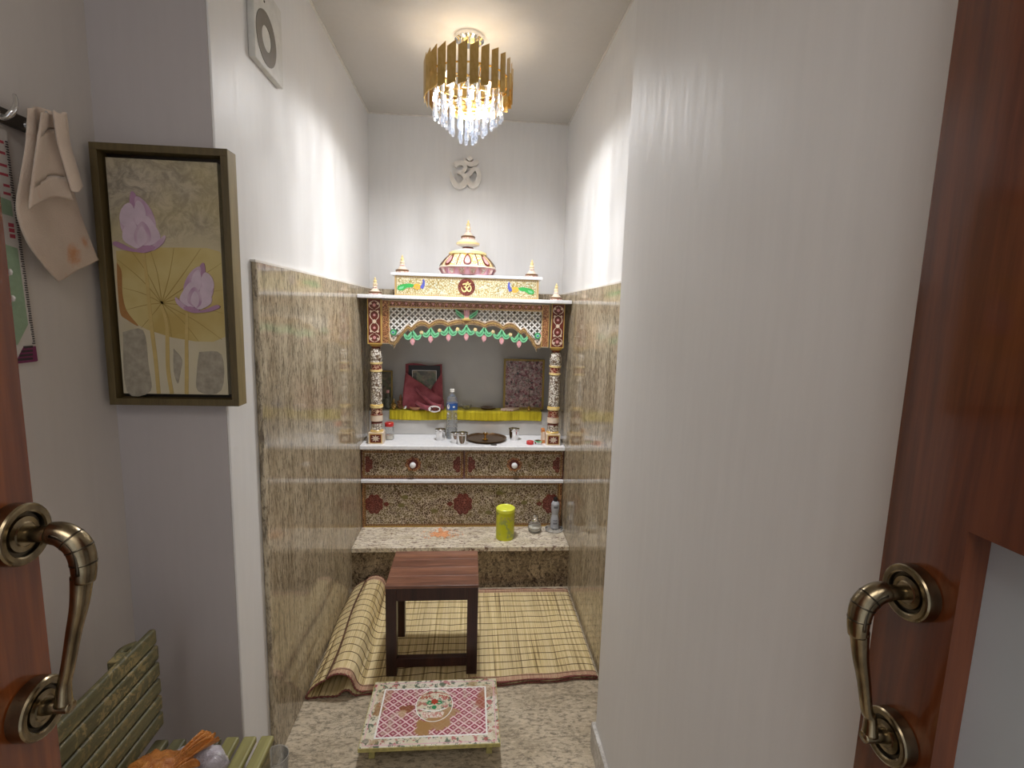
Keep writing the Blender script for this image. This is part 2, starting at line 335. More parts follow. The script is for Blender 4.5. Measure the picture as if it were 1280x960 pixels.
class MB:
    def __init__(s): s.v = []; s.f = []; s.mi = []; s.sm = []; s.mats = []
    def mid(s, m):
        m = M[m] if isinstance(m, str) else m
        if m not in s.mats: s.mats.append(m)
        return s.mats.index(m)
    def add(s, vs, fs, m, smooth=False):
        o = len(s.v); i = s.mid(m); s.v += [Vector(v) for v in vs]
        for f in fs: s.f.append([o + k for k in f]); s.mi.append(i); s.sm.append(smooth)
        return s
    def box(s, x0, x1, y0, y1, z0, z1, m):
        v = [(x0, y0, z0), (x1, y0, z0), (x1, y1, z0), (x0, y1, z0), (x0, y0, z1), (x1, y0, z1), (x1, y1, z1), (x0, y1, z1)]
        return s.add(v, [(0, 3, 2, 1), (4, 5, 6, 7), (0, 1, 5, 4), (1, 2, 6, 5), (2, 3, 7, 6), (3, 0, 4, 7)], m)
    def prism(s, poly, y0, y1, m, plane='xz', edge=None):
        """poly = 2-D outline, extruded y0..y1 along the third axis"""
        def P(a, b, c): return {'xz': (a, c, b), 'yz': (c, a, b), 'xy': (a, b, c)}[plane]
        n = len(poly)
        v = [P(a, b, y0) for a, b in poly] + [P(a, b, y1) for a, b in poly]
        s.add(v, [list(range(n)), list(range(n, 2 * n))[::-1]], m)
        o = len(s.v) - 2 * n; i = s.mid(edge or m)
        for k in range(n):
            s.f.append([o + k, o + (k + 1) % n, o + n + (k + 1) % n, o + n + k]); s.mi.append(i); s.sm.append(False)
        return s
    def lathe(s, prof, cx, cy, cz=0, seg=24, axis='z', sx=1, sy=1, phase=0, smooth=True):
        """prof = [(r, z, material)] bottom to top (or along the axis)"""
        cur = None
        def P(r, h, a):
            u, w = r * cos(a) * sx, r * sin(a) * sy
            return {'z': (cx + u, cy + w, cz + h), 'x': (cx + h, cy + u, cz + w), 'y': (cx + u, cy + h, cz + w)}[axis]
        for k in range(len(prof) - 1):
            (r0, h0, m0), (r1, h1, _) = prof[k], prof[k + 1]
            vs = [P(r0, h0, phase + 2 * pi * i / seg) for i in range(seg)] + [P(r1, h1, phase + 2 * pi * i / seg) for i in range(seg)]
            s.add(vs, [(i, (i + 1) % seg, seg + (i + 1) % seg, seg + i) for i in range(seg)], m0, smooth)
        for (r, h, m) in (prof[0], prof[-1]):
            if r > 1e-5: s.add([P(r, h, phase + 2 * pi * i / seg) for i in range(seg)], [list(range(seg))], m)
        return s
    def tube(s, pts, rad, m, seg=10, smooth=True, flat=1.0, up=(0, 0, 1)):
        pts = [Vector(p) for p in pts]; n = len(pts)
        if not isinstance(rad, (list, tuple)): rad = [rad] * n
        vs = []; pn = None
        for i, p in enumerate(pts):
            t = (pts[min(i + 1, n - 1)] - pts[max(i - 1, 0)]).normalized()
            if pn is None:
                u = Vector(up); u = u if abs(u.dot(t)) < .95 else Vector((1, 0, 0))
                a = (u - t * u.dot(t)).normalized()
            else: a = (pn - t * pn.dot(t)).normalized()
            pn = a; b = t.cross(a)
            for k in range(seg):
                an = 2 * pi * k / seg; vs.append(p + (a * cos(an) + b * sin(an) * flat) * rad[i])
        fs = [(i * seg + k, i * seg + (k + 1) % seg, (i + 1) * seg + (k + 1) % seg, (i + 1) * seg + k) for i in range(n - 1) for k in range(seg)]
        fs += [list(range(seg))[::-1], [(n - 1) * seg + k for k in range(seg)]]
        return s.add(vs, fs, m, smooth)
    def ribbon(s, pts, wid, y0, y1, m, n=5, plane='xz'):
        """flat stroke of varying width in the plane, extruded y0..y1"""
        P = catmull([(a, b, w) for (a, b), w in zip(pts, wid)], n); L = []; Rr = []
        for i, p in enumerate(P):
            t = P[min(i + 1, len(P) - 1)] - P[max(i - 1, 0)]; q = Vector((-t.y, t.x)); q.normalize(); h = max(p.z, .0002) / 2
            L.append((p.x + q.x * h, p.y + q.y * h)); Rr.append((p.x - q.x * h, p.y - q.y * h))
        def PP(a, b, c): return {'xz': (a, c, b), 'yz': (c, a, b), 'xy': (a, b, c)}[plane]
        k = len(L); vs = [PP(*a, y0) for a in L] + [PP(*a, y0) for a in Rr] + [PP(*a, y1) for a in L] + [PP(*a, y1) for a in Rr]
        fs = []
        for i in range(k - 1):
            fs += [(i, i + 1, k + i + 1, k + i), (2 * k + i, 3 * k + i, 3 * k + i + 1, 2 * k + i + 1), (i, 2 * k + i, 2 * k + i + 1, i + 1), (k + i, k + i + 1, 3 * k + i + 1, 3 * k + i)]
        fs += [(0, k, 3 * k, 2 * k), (k - 1, 3 * k - 1, 4 * k - 1, 2 * k - 1)]
        return s.add(vs, fs, m)
    def grid(s, fn, nu, nv, m, smooth=True, closed=False):
        vs = [fn(i / nu, j / nv) for i in range(nu + 1) for j in range(nv + 1)]; w = nv + 1
        return s.add(vs, [(i * w + j, (i + 1) * w + j, (i + 1) * w + j + 1, i * w + j + 1) for i in range(nu) for j in range(nv)], m, smooth)
    def xf(s, mat, start=0):
        for i in range(start, len(s.v)): s.v[i] = mat @ s.v[i]
        return s
    def build(s, name, parent=None, origin=None, bevel=0, seg=2, solid=0, sub=0):
        me = bpy.data.meshes.new(name)
        if parent is not None:
            org = Vector((0, 0, 0)); q = parent
            while q is not None: org += q.location; q = q.parent
        else:
            if origin is None:
                xs = [v.x for v in s.v]; ys = [v.y for v in s.v]; zs = [v.z for v in s.v]
                origin = ((min(xs) + max(xs)) / 2, (min(ys) + max(ys)) / 2, min(zs))
            org = Vector(origin)
        me.from_pydata([v - org for v in s.v], [], s.f)
        for m in s.mats: me.materials.append(m)
        for p, i, sm in zip(me.polygons, s.mi, s.sm): p.material_index = i; p.use_smooth = sm
        import bmesh
        bm = bmesh.new(); bm.from_mesh(me); bmesh.ops.recalc_face_normals(bm, faces=bm.faces); bm.to_mesh(me); bm.free()
        me.update()
        o = bpy.data.objects.new(name, me); col.objects.link(o)
        if parent is not None: o.parent = parent
        else: o.location = org
        if solid: md = o.modifiers.new('solid', 'SOLIDIFY'); md.thickness = solid; md.offset = 0
        if bevel:
            md = o.modifiers.new('bevel', 'BEVEL'); md.width = bevel; md.segments = seg; md.limit_method = 'ANGLE'; md.angle_limit = R(50); md.harden_normals = False
        if sub: md = o.modifiers.new('sub', 'SUBSURF'); md.levels = sub; md.render_levels = sub
        return o

def tag(o, label, cat, group=None):
    o['label'] = label; o['category'] = cat
    if group: o['group'] = group
    return o
def struct(o): o['kind'] = 'structure'; return o
def thing(name, loc, label, cat, group=None):
    o = bpy.data.objects.new(name, None); col.objects.link(o); o.location = loc; o.empty_display_size = .05
    return tag(o, label, cat, group)
def copy_tree(o, parent=None):
    c = o.copy(); col.objects.link(c); c.parent = parent
    for ch in list(o.children): copy_tree(ch, c)
    return c
def circle(cx, cz, r, n=24, rz=None, a0=0): return [(cx + r * cos(a0 + 2 * pi * i / n), cz + (rz or r) * sin(a0 + 2 * pi * i / n)) for i in range(n)]
def rect(x0, x1, z0, z1): return [(x0, z0), (x1, z0), (x1, z1), (x0, z1)]
def lobed(cx, cz, r, k=8, amp=.14, n=64, sx=1, sz=1):
    return [(cx + sx * r * (1 + amp * abs(sin(k * a / 2)) - amp) * cos(a), cz + sz * r * (1 + amp * abs(sin(k * a / 2)) - amp) * sin(a)) for a in [2 * pi * i / n for i in range(n)]]
def om_strokes(mb, cx, cz, h, y0, y1, m, bold=1.0, plane='xz'):
    """the om sign: traced strokes in a box of height h centred on cx, cz"""
    k = h / 560.0
    def T(pts): return [(cx + (x - 580) * k, cz - (y - 490) * k) for x, y in pts]
    def W(w): return [x * k * bold for x in w]
    d = (y1 - y0) * .04; e = [0]
    def st(p, w):
        mb.ribbon(T(p), W(w), y0 - e[0] * d, y1, m, 6, plane); e[0] += 1
    st([(385, 385), (440, 350), (505, 338), (552, 362), (570, 410), (548, 460), (500, 490), (440, 492)], [60, 62, 62, 58, 52, 48, 44, 36])
    st([(470, 492), (520, 510), (562, 560), (575, 620), (545, 685), (480, 715), (410, 690), (360, 625), (335, 560), (325, 490)], [44, 52, 58, 66, 72, 74, 70, 58, 36, 8])
    st([(530, 535), (590, 540), (640, 515), (685, 455), (730, 425), (778, 450), (802, 520), (795, 600), (760, 665), (705, 695), (655, 670), (628, 620), (630, 565)], [40, 50, 54, 52, 50, 52, 56, 64, 72, 76, 70, 52, 20])
    st([(545, 265), (570, 315), (630, 350), (700, 348), (755, 322), (778, 285)], [14, 34, 54, 60, 58, 34])
    mb.prism(T([(640, 215), (700, 265), (640, 312), (580, 265)]), y0 - .3 * d, y1, m, plane)

# ------------------------------------------------------------------ the setting
XL, XR = -.617, .557          # granite faces of the niche
PL, PR = -.633, .573          # plaster above it
YB, YF, YR = 3.245, 1.36, 1.54
ZC = 2.655
XW, XS = -.907, .452
struct(MB().box(-1.2, .9, -1.3, 3.4, -.06, 0, 'granite_floor').build('floor'))
struct(MB().box(-1.2, .9, -1.3, 3.4, ZC, ZC + .06, 'ceil').build('ceiling'))
struct(MB().box(PL - .30, PR + .3, YB, YB + .12, 0, ZC, 'plaster').build('wall_back'))
struct(MB().box(XW - .2, PL, YF, YB, 0, ZC, 'plaster').build('wall_niche_left', bevel=.003))
# front facing return of the same wall, darker grey with its shade put into the colour
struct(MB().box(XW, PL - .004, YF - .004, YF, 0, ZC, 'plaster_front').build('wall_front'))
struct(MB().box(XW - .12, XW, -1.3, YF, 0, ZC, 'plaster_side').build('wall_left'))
struct(MB().box(PR, PR + .3, YR, YB, 0, ZC, 'plaster').build('wall_niche_right'))
struct(MB().box(XS, PR + .3, -1.3, YR, 0, ZC, 'plaster_right').build('wall_right', bevel=.004))
# slim cove strips where ceiling and walls meet
struct(MB().box(PL, PL + .007, YF, YB, ZC - .007, ZC, 'om_wall').build('trim_1'))
struct(MB().box(PR - .007, PR, YR, YB, ZC - .007, ZC, 'om_wall').build('trim_2'))
struct(MB().box(PL, PR, YB - .007, YB, ZC - .007, ZC, 'om_wall').build('trim_3'))
# granite cladding
def slab(x0, x1, y0, y1, name):
    return struct(MB().box(x0, x1, y0, y1, 0, 1.628, 'granite_wall').build(name, bevel=.004, seg=2))
slab(PL, XL, 1.535, YB, 'wall_cladding_left'); slab(XR, PR, YR + .002, YB, 'wall_cladding_right')
struct(MB().box(XL, XR, YB - .014, YB, 1.50, 1.628, 'granite_wall').build('wall_cladding_back', bevel=.003))
struct(MB().box(PL - .002, XL - .0006, 1.53, YB, 1.6255, 1.632, 'om_wall').build('trim_4'))
struct(MB().box(XR + .0006, PR + .002, YR, YB, 1.6255, 1.632, 'om_wall').build('trim_5'))
# skirting on the right wall
struct(MB().box(XS - .013, XS, -1.3, YR, 0, .1, 'marble_skirt').box(XS - .013, XS + .012, YR, YR + .012, 0, .1, 'marble_skirt').build('baseboard_right', bevel=.002))

# ------------------------------------------------------------------ granite bench under the shrine
b = thing('granite_plinth', (-.03, 2.9, 0), 'low granite ledge with cream top and dark front under the painted shrine', 'ledge')
MB().box(XL, XR, 2.598, YB, .214, .24, 'granite_top').build('top_slab', b, bevel=.003)
MB().box(XL, XR, 2.604, YB, 0, .2135, 'granite_front').build('front_slab', b)

# ------------------------------------------------------------------ the shrine
CX = -.028
SH = thing('home_shrine', (CX, 2.95, .24), 'tall white marble shrine painted with vines, two pillars, arch and dome', 'shrine')
YM = 2.86
def dec_rect(mb, x0, x1, z0, z1, y, w, m, mz):
    """a border frame of width w laid on a panel face"""
    mb.box(x0, x1, y - .0012, y, z1 - w, z1, m); mb.box(x0, x1, y - .0012, y, z0, z0 + w, m)
    mb.box(x0, x0 + w, y - .0013, y, z0, z1, mz); mb.box(x1 - w, x1, y - .0013, y, z0, z1, mz)
# carcass behind drawers and panel
MB().box(XL, XR, YM + .018, YB - .015, .24, .7155, 'marble_grey').build('carcass', SH)
# lower panel
p = MB().box(XL + .004, XR - .003, YM + .002, YM + .018, .2405, .513, 'gold')
p.box(-.612, -.604, YM, YM + .002, .2405, .513, 'vine_rust'); p.box(.541, .553, YM, YM + .002, .2405, .513, 'vine_rust')
p.box(-.602, .537, YM, YM + .002, .25, .511, 'vine_dark')
dec_rect(p, -.602, .537, .25, .511, YM, .011, 'beadx', 'beadz'); 
def medallion(mb, cx, cz, r, y, wings=True, half=0):
    P = lobed(cx, cz, r, 8, .16, 64, .86)
    if half: P = [(x, z) for x, z in P if (x - cx) * half >= -1e-6]
    mb.prism(P, y - .0016, y, 'maroon')
    Q = lobed(cx, cz, r * .86, 8, .16, 64, .86)
    if half: Q = [(x, z) for x, z in Q if (x - cx) * half >= -1e-6]
    mb.prism(Q, y - .0022, y, 'vine_red')
    if wings:
        for sgn in (wings if isinstance(wings, tuple) else (-1, 1)):
            w = cx + sgn * r * 1.12
            mb.prism([(w - sgn * .3 * r, cz), (w, cz + .24 * r), (w + sgn * .3 * r, cz), (w, cz - .24 * r)], y - .0016, y, 'maroon')
            mb.prism([(w - sgn * .14 * r, cz), (w, cz + .1 * r), (w + sgn * .14 * r, cz), (w, cz - .1 * r)], y - .0022, y, 'vine_red')
medallion(p, -.545, .383, .062, YM, (1,)); medallion(p, CX - .005, .383, .067, YM, (-1,)); medallion(p, .490, .383, .062, YM, (-1,))
for gx, gz in ((-.39, .375), (-.37, .425), (.33, .39), (.18, .45), (-.2, .34), (.12, .33)):
    p.prism(circle(gx, gz, .020, 16, .013), YM - .0012, YM, 'vine_yellow' if 0 else plain('olive blossom', (.17, .14, .045), .4) if 'olive_b' not in M else M['olive_b'])
    M.setdefault('olive_b', p.mats[-1])
p.build('lower_panel', SH)
MB().box(XL, XR, YM - .020, YM + .02, .515, .534, 'marble').build('marble_rail', SH, bevel=.004)
# drawers
def drawer(x0, x1, kx):
    d = MB().box(x0, x1, YM, YM + .017, .5365, .713, 'vine_dark')
    dec_rect(d, x0, x1, .5365, .713, YM, .004, 'maroon', 'maroon')
    dec_rect(d, x0 + .007, x1 - .007, .544, .700, YM, .011, 'beadx', 'beadz')
    medallion(d, x0 + .022, .622, .050, YM, False, 1); medallion(d, x1 - .022, .622, .050, YM, False, -1)
    # rosette of rust petals behind the knob
    for i in range(8):
        a = 2 * pi * i / 8 + .2
        d.prism(circle(kx + .030 * cos(a), .6235 + .027 * sin(a), .0165, 14), YM - .0016 - i * .00003, YM, 'vine_rust')
    d.prism(circle(kx, .6235, .030, 20), YM - .0022, YM, 'maroon')
    o = d.build('drawer', SH)
    MB().lathe([(.006, 0, 'marble'), (.007, -.008, 'marble'), (.013, -.012, 'marble'), (.0175, -.019, 'marble'), (.0165, -.027, 'marble'), (.009, -.033, 'marble'), (0, -.0345, 'marble')], kx, YM - .002, .6235, 20, 'y').build('knob', o)
drawer(-.614, CX - .0025, -.3213); drawer(CX + .0005, .554, .2635)
MB().box(XL, XR, 2.826, YB - .002, .7155, .740, 'marble').build('counter_slab', SH, bevel=.004)
MB().box(XL, XR, 3.10, YB - .002, .740, .888, 'marble_grey').build('rear_step', SH, bevel=.004)
MB().box(XL, XR, YB - .014, YB - .002, .888, 1.5, 'marble_grey').build('back_panel', SH)

# pillars
def pillar(cx):
    cy = YM + .038
    c = MB().box(cx - .041, cx + .041, cy - .038, cy + .044, .740, .806, 'cream')
    c.box(cx - .034, cx + .034, cy - .0395, cy - .038, .746, .800, 'gold'); c.box(cx - .030, cx + .030, cy - .0405, cy - .038, .750, .796, 'maroon')
    for i in range(8):
        a = i * pi / 4; c.prism([(cx + .026 * cos(a) * 1, .773 + .021 * sin(a)), (cx + .010 * cos(a + .5), .773 + .010 * sin(a + .5)), (cx, .773), (cx + .010 * cos(a - .5), .773 + .010 * sin(a - .5))], cy - .0415, cy - .040, 'cream')
    G, Y_, Rd, V, C, W, D = 'gold', 'yellow_gold', 'vine_maroon', 'vine_white', 'cream', 'white_paint', 'maroon'
    shaft = [(.036, .806, Y_), (.037, .815, G), (.033, .820, V), (.031, .835, V), (.033, .856, D), (.029, .860, D), (.033, .869, C), (.035, .872, C),
             (.0345, .903, Y_), (.036, .905, D), (.031, .910, Rd), (.032, .945, Y_), (.037, .949, Y_), (.037, .962, G), (.031, .967, V),
             (.032, 1.0, V), (.0315, 1.06, V), (.030, 1.135, V), (.029, 1.152, Y_), (.034, 1.155, Y_), (.034, 1.166, Rd), (.031, 1.168, Rd),
             (.031, 1.196, Y_), (.034, 1.198, Y_), (.035, 1.209, V), (.030, 1.213, V), (.0335, 1.225, V), (.034, 1.245, V), (.031, 1.268, V), (.024, 1.284, D),
             (.022, 1.290, D), (.027, 1.296, G), (.035, 1.302, G), (.035, 1.310, G)]
    o = c.lathe(shaft, cx, cy, 0, 28).build('pillar', SH)
    return o
PXL, PXR = -.533, .489
pillar(PXL); pillar(PXR)
# painted boxes above the pillars
def cap(cx):
    x0, x1 = cx - .038, cx + .038; z0, z1 = 1.3105, 1.560
    m = MB().box(x0, x1, YM, YM + .075, z0, z1, 'cream')
    m.box(x0, x1, YM - .0012, YM, z0, z1, 'gold'); m.box(x0 + .005, x1 - .005, YM - .002, YM, z0 + .007, z1 - .003, 'maroon')
    def st(pts, w, mm='cream'): 
        for sx in (-1, 1): m.ribbon([(cx + sx * a, z0 + b) for a, b in pts], w, YM - .0032, YM - .0015, mm, 5)
    st([(.002, .012), (.024, .024), (.026, .045), (.006, .058)], [.003, .004, .004, .002])
    st([(.0, .063), (.020, .078), (.022, .100), (.008, .118)], [.003, .0045, .0045, .002])
    st([(.008, .132), (.022, .150), (.020, .172), (.0, .186)], [.002, .0045, .0045, .003])
    st([(.006, .192), (.026, .205), (.024, .226), (.002, .238)], [.002, .004, .004, .003])
    for zz, r in ((.036, .010), (.09, .008), (.125, .012), (.16, .008), (.214, .010)):
        m.prism(lobed(cx, z0 + zz, r, 8, .35, 32), YM - .0034, YM - .0015, 'pink' if r < .011 else 'cream')
    for sx in (-1, 1):
        for zz in (.030, .070, .180, .222): m.prism(circle(cx + sx * .019, z0 + zz, .006, 12), YM - .0036, YM - .0015, 'cream')
    return m.build('pillar_box', SH, bevel=.001)
cap(PXL - .001); cap(PXR - .001)
# arch: border frame, fretwork, scalloped band, garland
HX = .4655                     # half width of the framed field (outer)
fr = MB()
for sx in (-1, 1):
    x0, x1 = sorted((CX + sx * .4665, CX + sx * .4255))
    fr.box(x0, x1, YM + .002, YM + .022, 1.3135, 1.555, 'cream'); fr.box(x0 + .004, x1 - .004, YM + .0005, YM + .002, 1.318, 1.552, 'vine_rust')
    fr.box(x0 + .0, x0 + .003, YM, YM + .002, 1.3135, 1.555, 'gold'); fr.box(x1 - .003, x1, YM, YM + .002, 1.3135, 1.555, 'gold')
fr.box(CX - .4255, CX + .4255, YM + .002, YM + .022, 1.514, 1.555, 'cream'); fr.box(CX - .43, CX + .43, YM + .0006, YM + .002, 1.522, 1.550, 'vine_rust')
fr.box(CX - .4255, CX + .4255, YM, YM + .002, 1.516, 1.520, 'gold')
for i in range(-11, 12): fr.prism([(CX + i * .037 - .008, 1.543), (CX + i * .037 + .008, 1.543), (CX + i * .037, 1.529)], YM - .0008, YM + .002, 'pink')
fr.build('arch_frame', SH)
cus = [(0, 1.452), (.1036, 1.437), (.206, 1.4237), (.3045, 1.4017)]
def arch(u):
    u = abs(u)
    for i, h in enumerate((.010, .022, .029)):
        (a, za), (b_, zb) = cus[i], cus[i + 1]
        if a <= u <= b_:
            t = (u - a) / (b_ - a); return za + (zb - za) * t + h * sin(pi * t) ** .75
    t = min(1, (u - .3045) / .100)
    return 1.4017 + .016 * sin(pi * min(1, t * 2.4)) * (t < .4167) - .094 * max(0, (t - .15) / .85) ** 1.8
lat = MB(); pch = .0335; XI = .4265
def clampP(u, z): return (CX + max(-XI, min(XI, u)), min(1.5155, max(arch(u) - .006, z)))
for j in range(-2, 14):
    for i in range(-28, 29):
        if (i + j) % 2: continue
        u, z = i * pch / 2, 1.513 - .008 - j * pch / 2
        if abs(u) > XI + .004 or z > 1.522 or z < arch(u) - .012 or (abs(u) < .066 and z > 1.462 and abs(u) < .066 - (z - 1.46) * -.1): continue
        h = pch / 2
        outer = []; inner = []
        for k in range(8):
            a = k * pi / 4
            ro = h * (1 if k % 2 == 0 else .7071); ri = h * (.84 if k % 2 == 0 else .42)
            outer.append(clampP(u + ro * cos(a), z + ro * sin(a))); inner.append(clampP(u + ri * cos(a), z + ri * sin(a)))
        y0, y1 = YM + .008, YM + .016
        vs = [(a, y0, c) for a, c in outer] + [(a, y0, c) for a, c in inner] + [(a, y1, c) for a, c in outer] + [(a, y1, c) for a, c in inner]
        fs = []
        for k in range(8):
            n = (k + 1) % 8
            fs += [(k, n, 8 + n, 8 + k), (16 + k, 24 + k, 24 + n, 16 + n), (8 + k, 8 + n, 24 + n, 24 + k)]
        lat.add(vs, fs, 'white_paint')
lat.build('fretwork', SH)
bd = MB(); N = 120; UM = .402
us = [-UM + 2 * UM * i / N for i in range(N + 1)]
def band(top, bot, y0, y1, m):
    vs = []
    for u in us: vs += [(CX + u, y0, arch(u) + top), (CX + u, y0, arch(u) + bot), (CX + u, y1, arch(u) + top), (CX + u, y1, arch(u) + bot)]
    fs = []
    for i in range(N):
        a, b_ = 4 * i, 4 * i + 4
        fs += [(a, a + 1, b_ + 1, b_), (a + 2, b_ + 2, b_ + 3, a + 3), (a, b_, b_ + 2, a + 2), (a + 1, a + 3, b_ + 3, b_ + 1)]
    bd.add(vs, fs + [(0, 2, 3, 1), (4 * N, 4 * N + 1, 4 * N + 3, 4 * N + 2)], m)
band(.007, -.026, YM + .003, YM + .020, 'cream'); band(.003, -.023, YM + .001, YM + .003, 'bead'); band(-.0085, -.0115, YM - .0005, YM + .001, 'gold')
for sx in (-1, 1):   # spandrel scrolls at the feet of the arch
    bd.ribbon([(CX + sx * a, z) for a, z in ((.372, 1.365), (.384, 1.332), (.402, 1.3175), (.422, 1.322), (.424, 1.345))], [.020, .022, .018, .014, .008], YM + .0005, YM + .020, 'bead')
    bd.ribbon([(CX + sx * a, z) for a, z in ((.388, 1.352), (.398, 1.336), (.412, 1.334), (.420, 1.352), (.424, 1.380))], [.006, .010, .009, .007, .004], YM - .001, YM + .018, 'cream')
    bd.prism(circle(CX + sx * .404, 1.378, .0185, 20), YM - .0005, YM + .016, 'dark_green'); bd.prism(circle(CX + sx * .404, 1.378, .012, 20), YM - .002, YM + .016, 'green')
    bd.prism(circle(CX + sx * .404, 1.378, .005, 12), YM - .003, YM + .016, 'blue')
    bd.prism([(CX + sx * .4255, 1.36), (CX + sx * .4255, 1.405), (CX + sx * .405, 1.36)], YM, YM + .014, 'pink')
bd.build('scalloped_band', SH)
# lotus motif hung at the crown
cr = MB(); y0, y1 = YM - .001, YM + .018
for sx in (-1, 1):
    cr.ribbon([(CX + sx * a, z) for a, z in ((.004, 1.466), (.026, 1.478), (.048, 1.494), (.062, 1.514))], [.012, .020, .020, .004], y0, y1, 'green')
    cr.ribbon([(CX + sx * a, z) for a, z in ((.004, 1.464), (.028, 1.478), (.056, 1.500))], [.003, .006, .003], y0 - .001, y1, 'dark_green')
    cr.ribbon([(CX + sx * a, z) for a, z in ((.008, 1.462), (.009, 1.490), (.013, 1.514))], [.008, .011, .006], y0 - .0015, y1, 'pink')
cr.ribbon([(CX, 1.462), (CX, 1.490), (CX, 1.515)], [.008, .012, .004], y0 - .002, y1, 'lilac_pink')
cr.prism(rect(CX - .023, CX + .023, 1.454, 1.463), y0 - .003, y1, 'gold'); cr.prism(rect(CX - .015, CX + .015, 1.463, 1.470), y0 - .0025, y1, 'yellow_gold'); cr.prism(rect(CX - .012, CX + .012, 1.446, 1.454), y0 - .0025, y1, 'brown')
cr.build('crown_motif', SH)
# garland of leaf swags and lotus buds
def gz(u): return 1.354 - .033 * (abs(u) / .297) ** 1.6
for k in range(-3, 4):
    u = k * .0995; zb = gz(u); ct = arch(u + (.004 if k == 0 else 0)) - .018
    g = MB(); ga, gb = YM + .001, YM + .010
    dz = -(gz(u + .05) - gz(u - .05)) * .0
    for sx in (-1, 1):
        g.ribbon([(CX + u + sx * a, zb + z) for a, z in ((.002, .066), (.009, .046), (.022, .030), (.036, .034), (.0475, .052))], [.010, .022, .024, .020, .007], ga, gb, 'green', 6)
        g.ribbon([(CX + u + sx * a, zb + z) for a, z in ((.004, .056), (.013, .038), (.025, .028), (.040, .038))], [.002, .004, .004, .002], ga - .001, gb, 'dark_green', 6)
    g.prism([(CX + u - .009, zb + .055), (CX + u + .009, zb + .055), (CX + u + .004, max(ct, zb + .075)), (CX + u - .004, max(ct, zb + .075))], ga + .0005, gb, 'green')
    o = g.build('leaf_swag', SH)
    bu = MB().prism([(CX + u + a, zb + z) for a, z in ((0, -.014), (.009, -.003), (.0135, .010), (.010, .022), (.004, .026), (-.004, .026), (-.010, .022), (-.0135, .010), (-.009, -.003))], ga - .0015, gb, 'pink')
    bu.prism([(CX + u + a, zb + z) for a, z in ((0, -.010), (.005, .004), (0, .020), (-.005, .004))], ga - .003, gb, 'lilac_pink'); bu.build('lotus_bud', o)
for k in range(-4, 4):
    u = (k + .5) * .0995
    if abs(u) > .33: continue
    MB().prism(lobed(CX + u, gz(u) + .052, .011, 5, .35, 30), YM - .001, YM + .010, 'yellow_gold').prism(circle(CX + u, gz(u) + .052, .004, 10), YM - .0025, YM + .008, 'cream').build('garland_flower', SH)
# top slabs and upper panel
MB().box(-.6155, .5555, 2.806, YB - .016, 1.5605, 1.5805, 'marble').build('top_slab', SH, bevel=.004)
u_ = MB().box(-.424, .372, YM, YB - .03, 1.5805, 1.6885, 'cream')
u_.box(-.422, .370, YM - .0012, YM, 1.582, 1.688, 'gold'); u_.box(-.417, .365, YM - .002, YM, 1.586, 1.684, 'beadc'); u_.box(-.409, .357, YM - .0028, YM, 1.594, 1.676, 'vine_light')
u_.prism(circle(CX - .003, 1.6375, .0475, 32), YM - .004, YM, 'maroon'); 
for rr, mm, dd in ((.0435, 'vine_red', .0045), (.034, 'maroon', .005)): u_.prism(circle(CX - .003, 1.6375, rr, 32), YM - dd, YM, mm)
om_strokes(u_, CX - .003, 1.638, .062, YM - .0068, YM - .004, 'yellow_gold', 1.0)
for sx in (-1, 1):   # peacocks, heads turned to the om
    q = lambda pts: [(CX - .003 + sx * (.397 - a), 1.6375 + z) for a, z in pts]
    ya = YM - .0045
    u_.prism(q([(.018, -.022), (.022, -.006), (.045, .004), (.085, .010), (.112, .004), (.100, -.010), (.070, -.014), (.050, -.028), (.030, -.030)]), ya, YM, 'deep_green')
    u_.prism(q([(.026, -.019), (.034, -.010), (.056, -.006), (.050, -.018), (.034, -.024)]), ya - .0012, YM, 'green')
    u_.prism(circle(*q([(.127, -.006)])[0], .019, 18, .016), ya - .0005, YM, 'amber'); u_.prism(circle(*q([(.127, -.008)])[0], .010, 14, .009), ya - .0015, YM, 'gold')
    u_.ribbon(q([(.150, -.014), (.160, .004), (.163, .022), (.158, .034)]), [.020, .016, .010, .012], ya - .001, YM, 'blue')
    u_.ribbon(q([(.158, .034), (.152, .029)]), [.006, .001], ya - .0012, YM, 'gold')
u_.build('upper_panel', SH)
MB().box(-.4455, .3915, 2.848, YB - .02, 1.6885, 1.7045, 'marble').build('upper_slab', SH, bevel=.004)
# dome
DY = 2.985
d = MB(); z0 = 1.7045
d.lathe([(.140, z0, 'lilac_pink'), (.158, z0 + .040, 'cream'), (.163, z0 + .043, 'cream'), (.160, z0 + .050, 'vine_yellow')], CX, DY, 0, 40)
d.lathe([(.158, z0 + .050, 'vine_yellow'), (.146, z0 + .071, 'vine_yellow'), (.127, z0 + .094, 'vine_yellow'), (.104, z0 + .117, 'yellow_gold'), (.111, z0 + .120, 'yellow_gold'), (.105, z0 + .132, 'yellow_gold'),
         (.092, z0 + .137, 'white_paint'), (.060, z0 + .147, 'white_paint'), (.032, z0 + .155, 'maroon'), (.030, z0 + .163, 'white_paint'), (.046, z0 + .168, 'cream'), (.066, z0 + .176, 'yellow_gold'), (.066, z0 + .186, 'cream'),
         (.055, z0 + .196, 'cream'), (.040, z0 + .206, 'white_paint')], CX, DY, 0, 40)
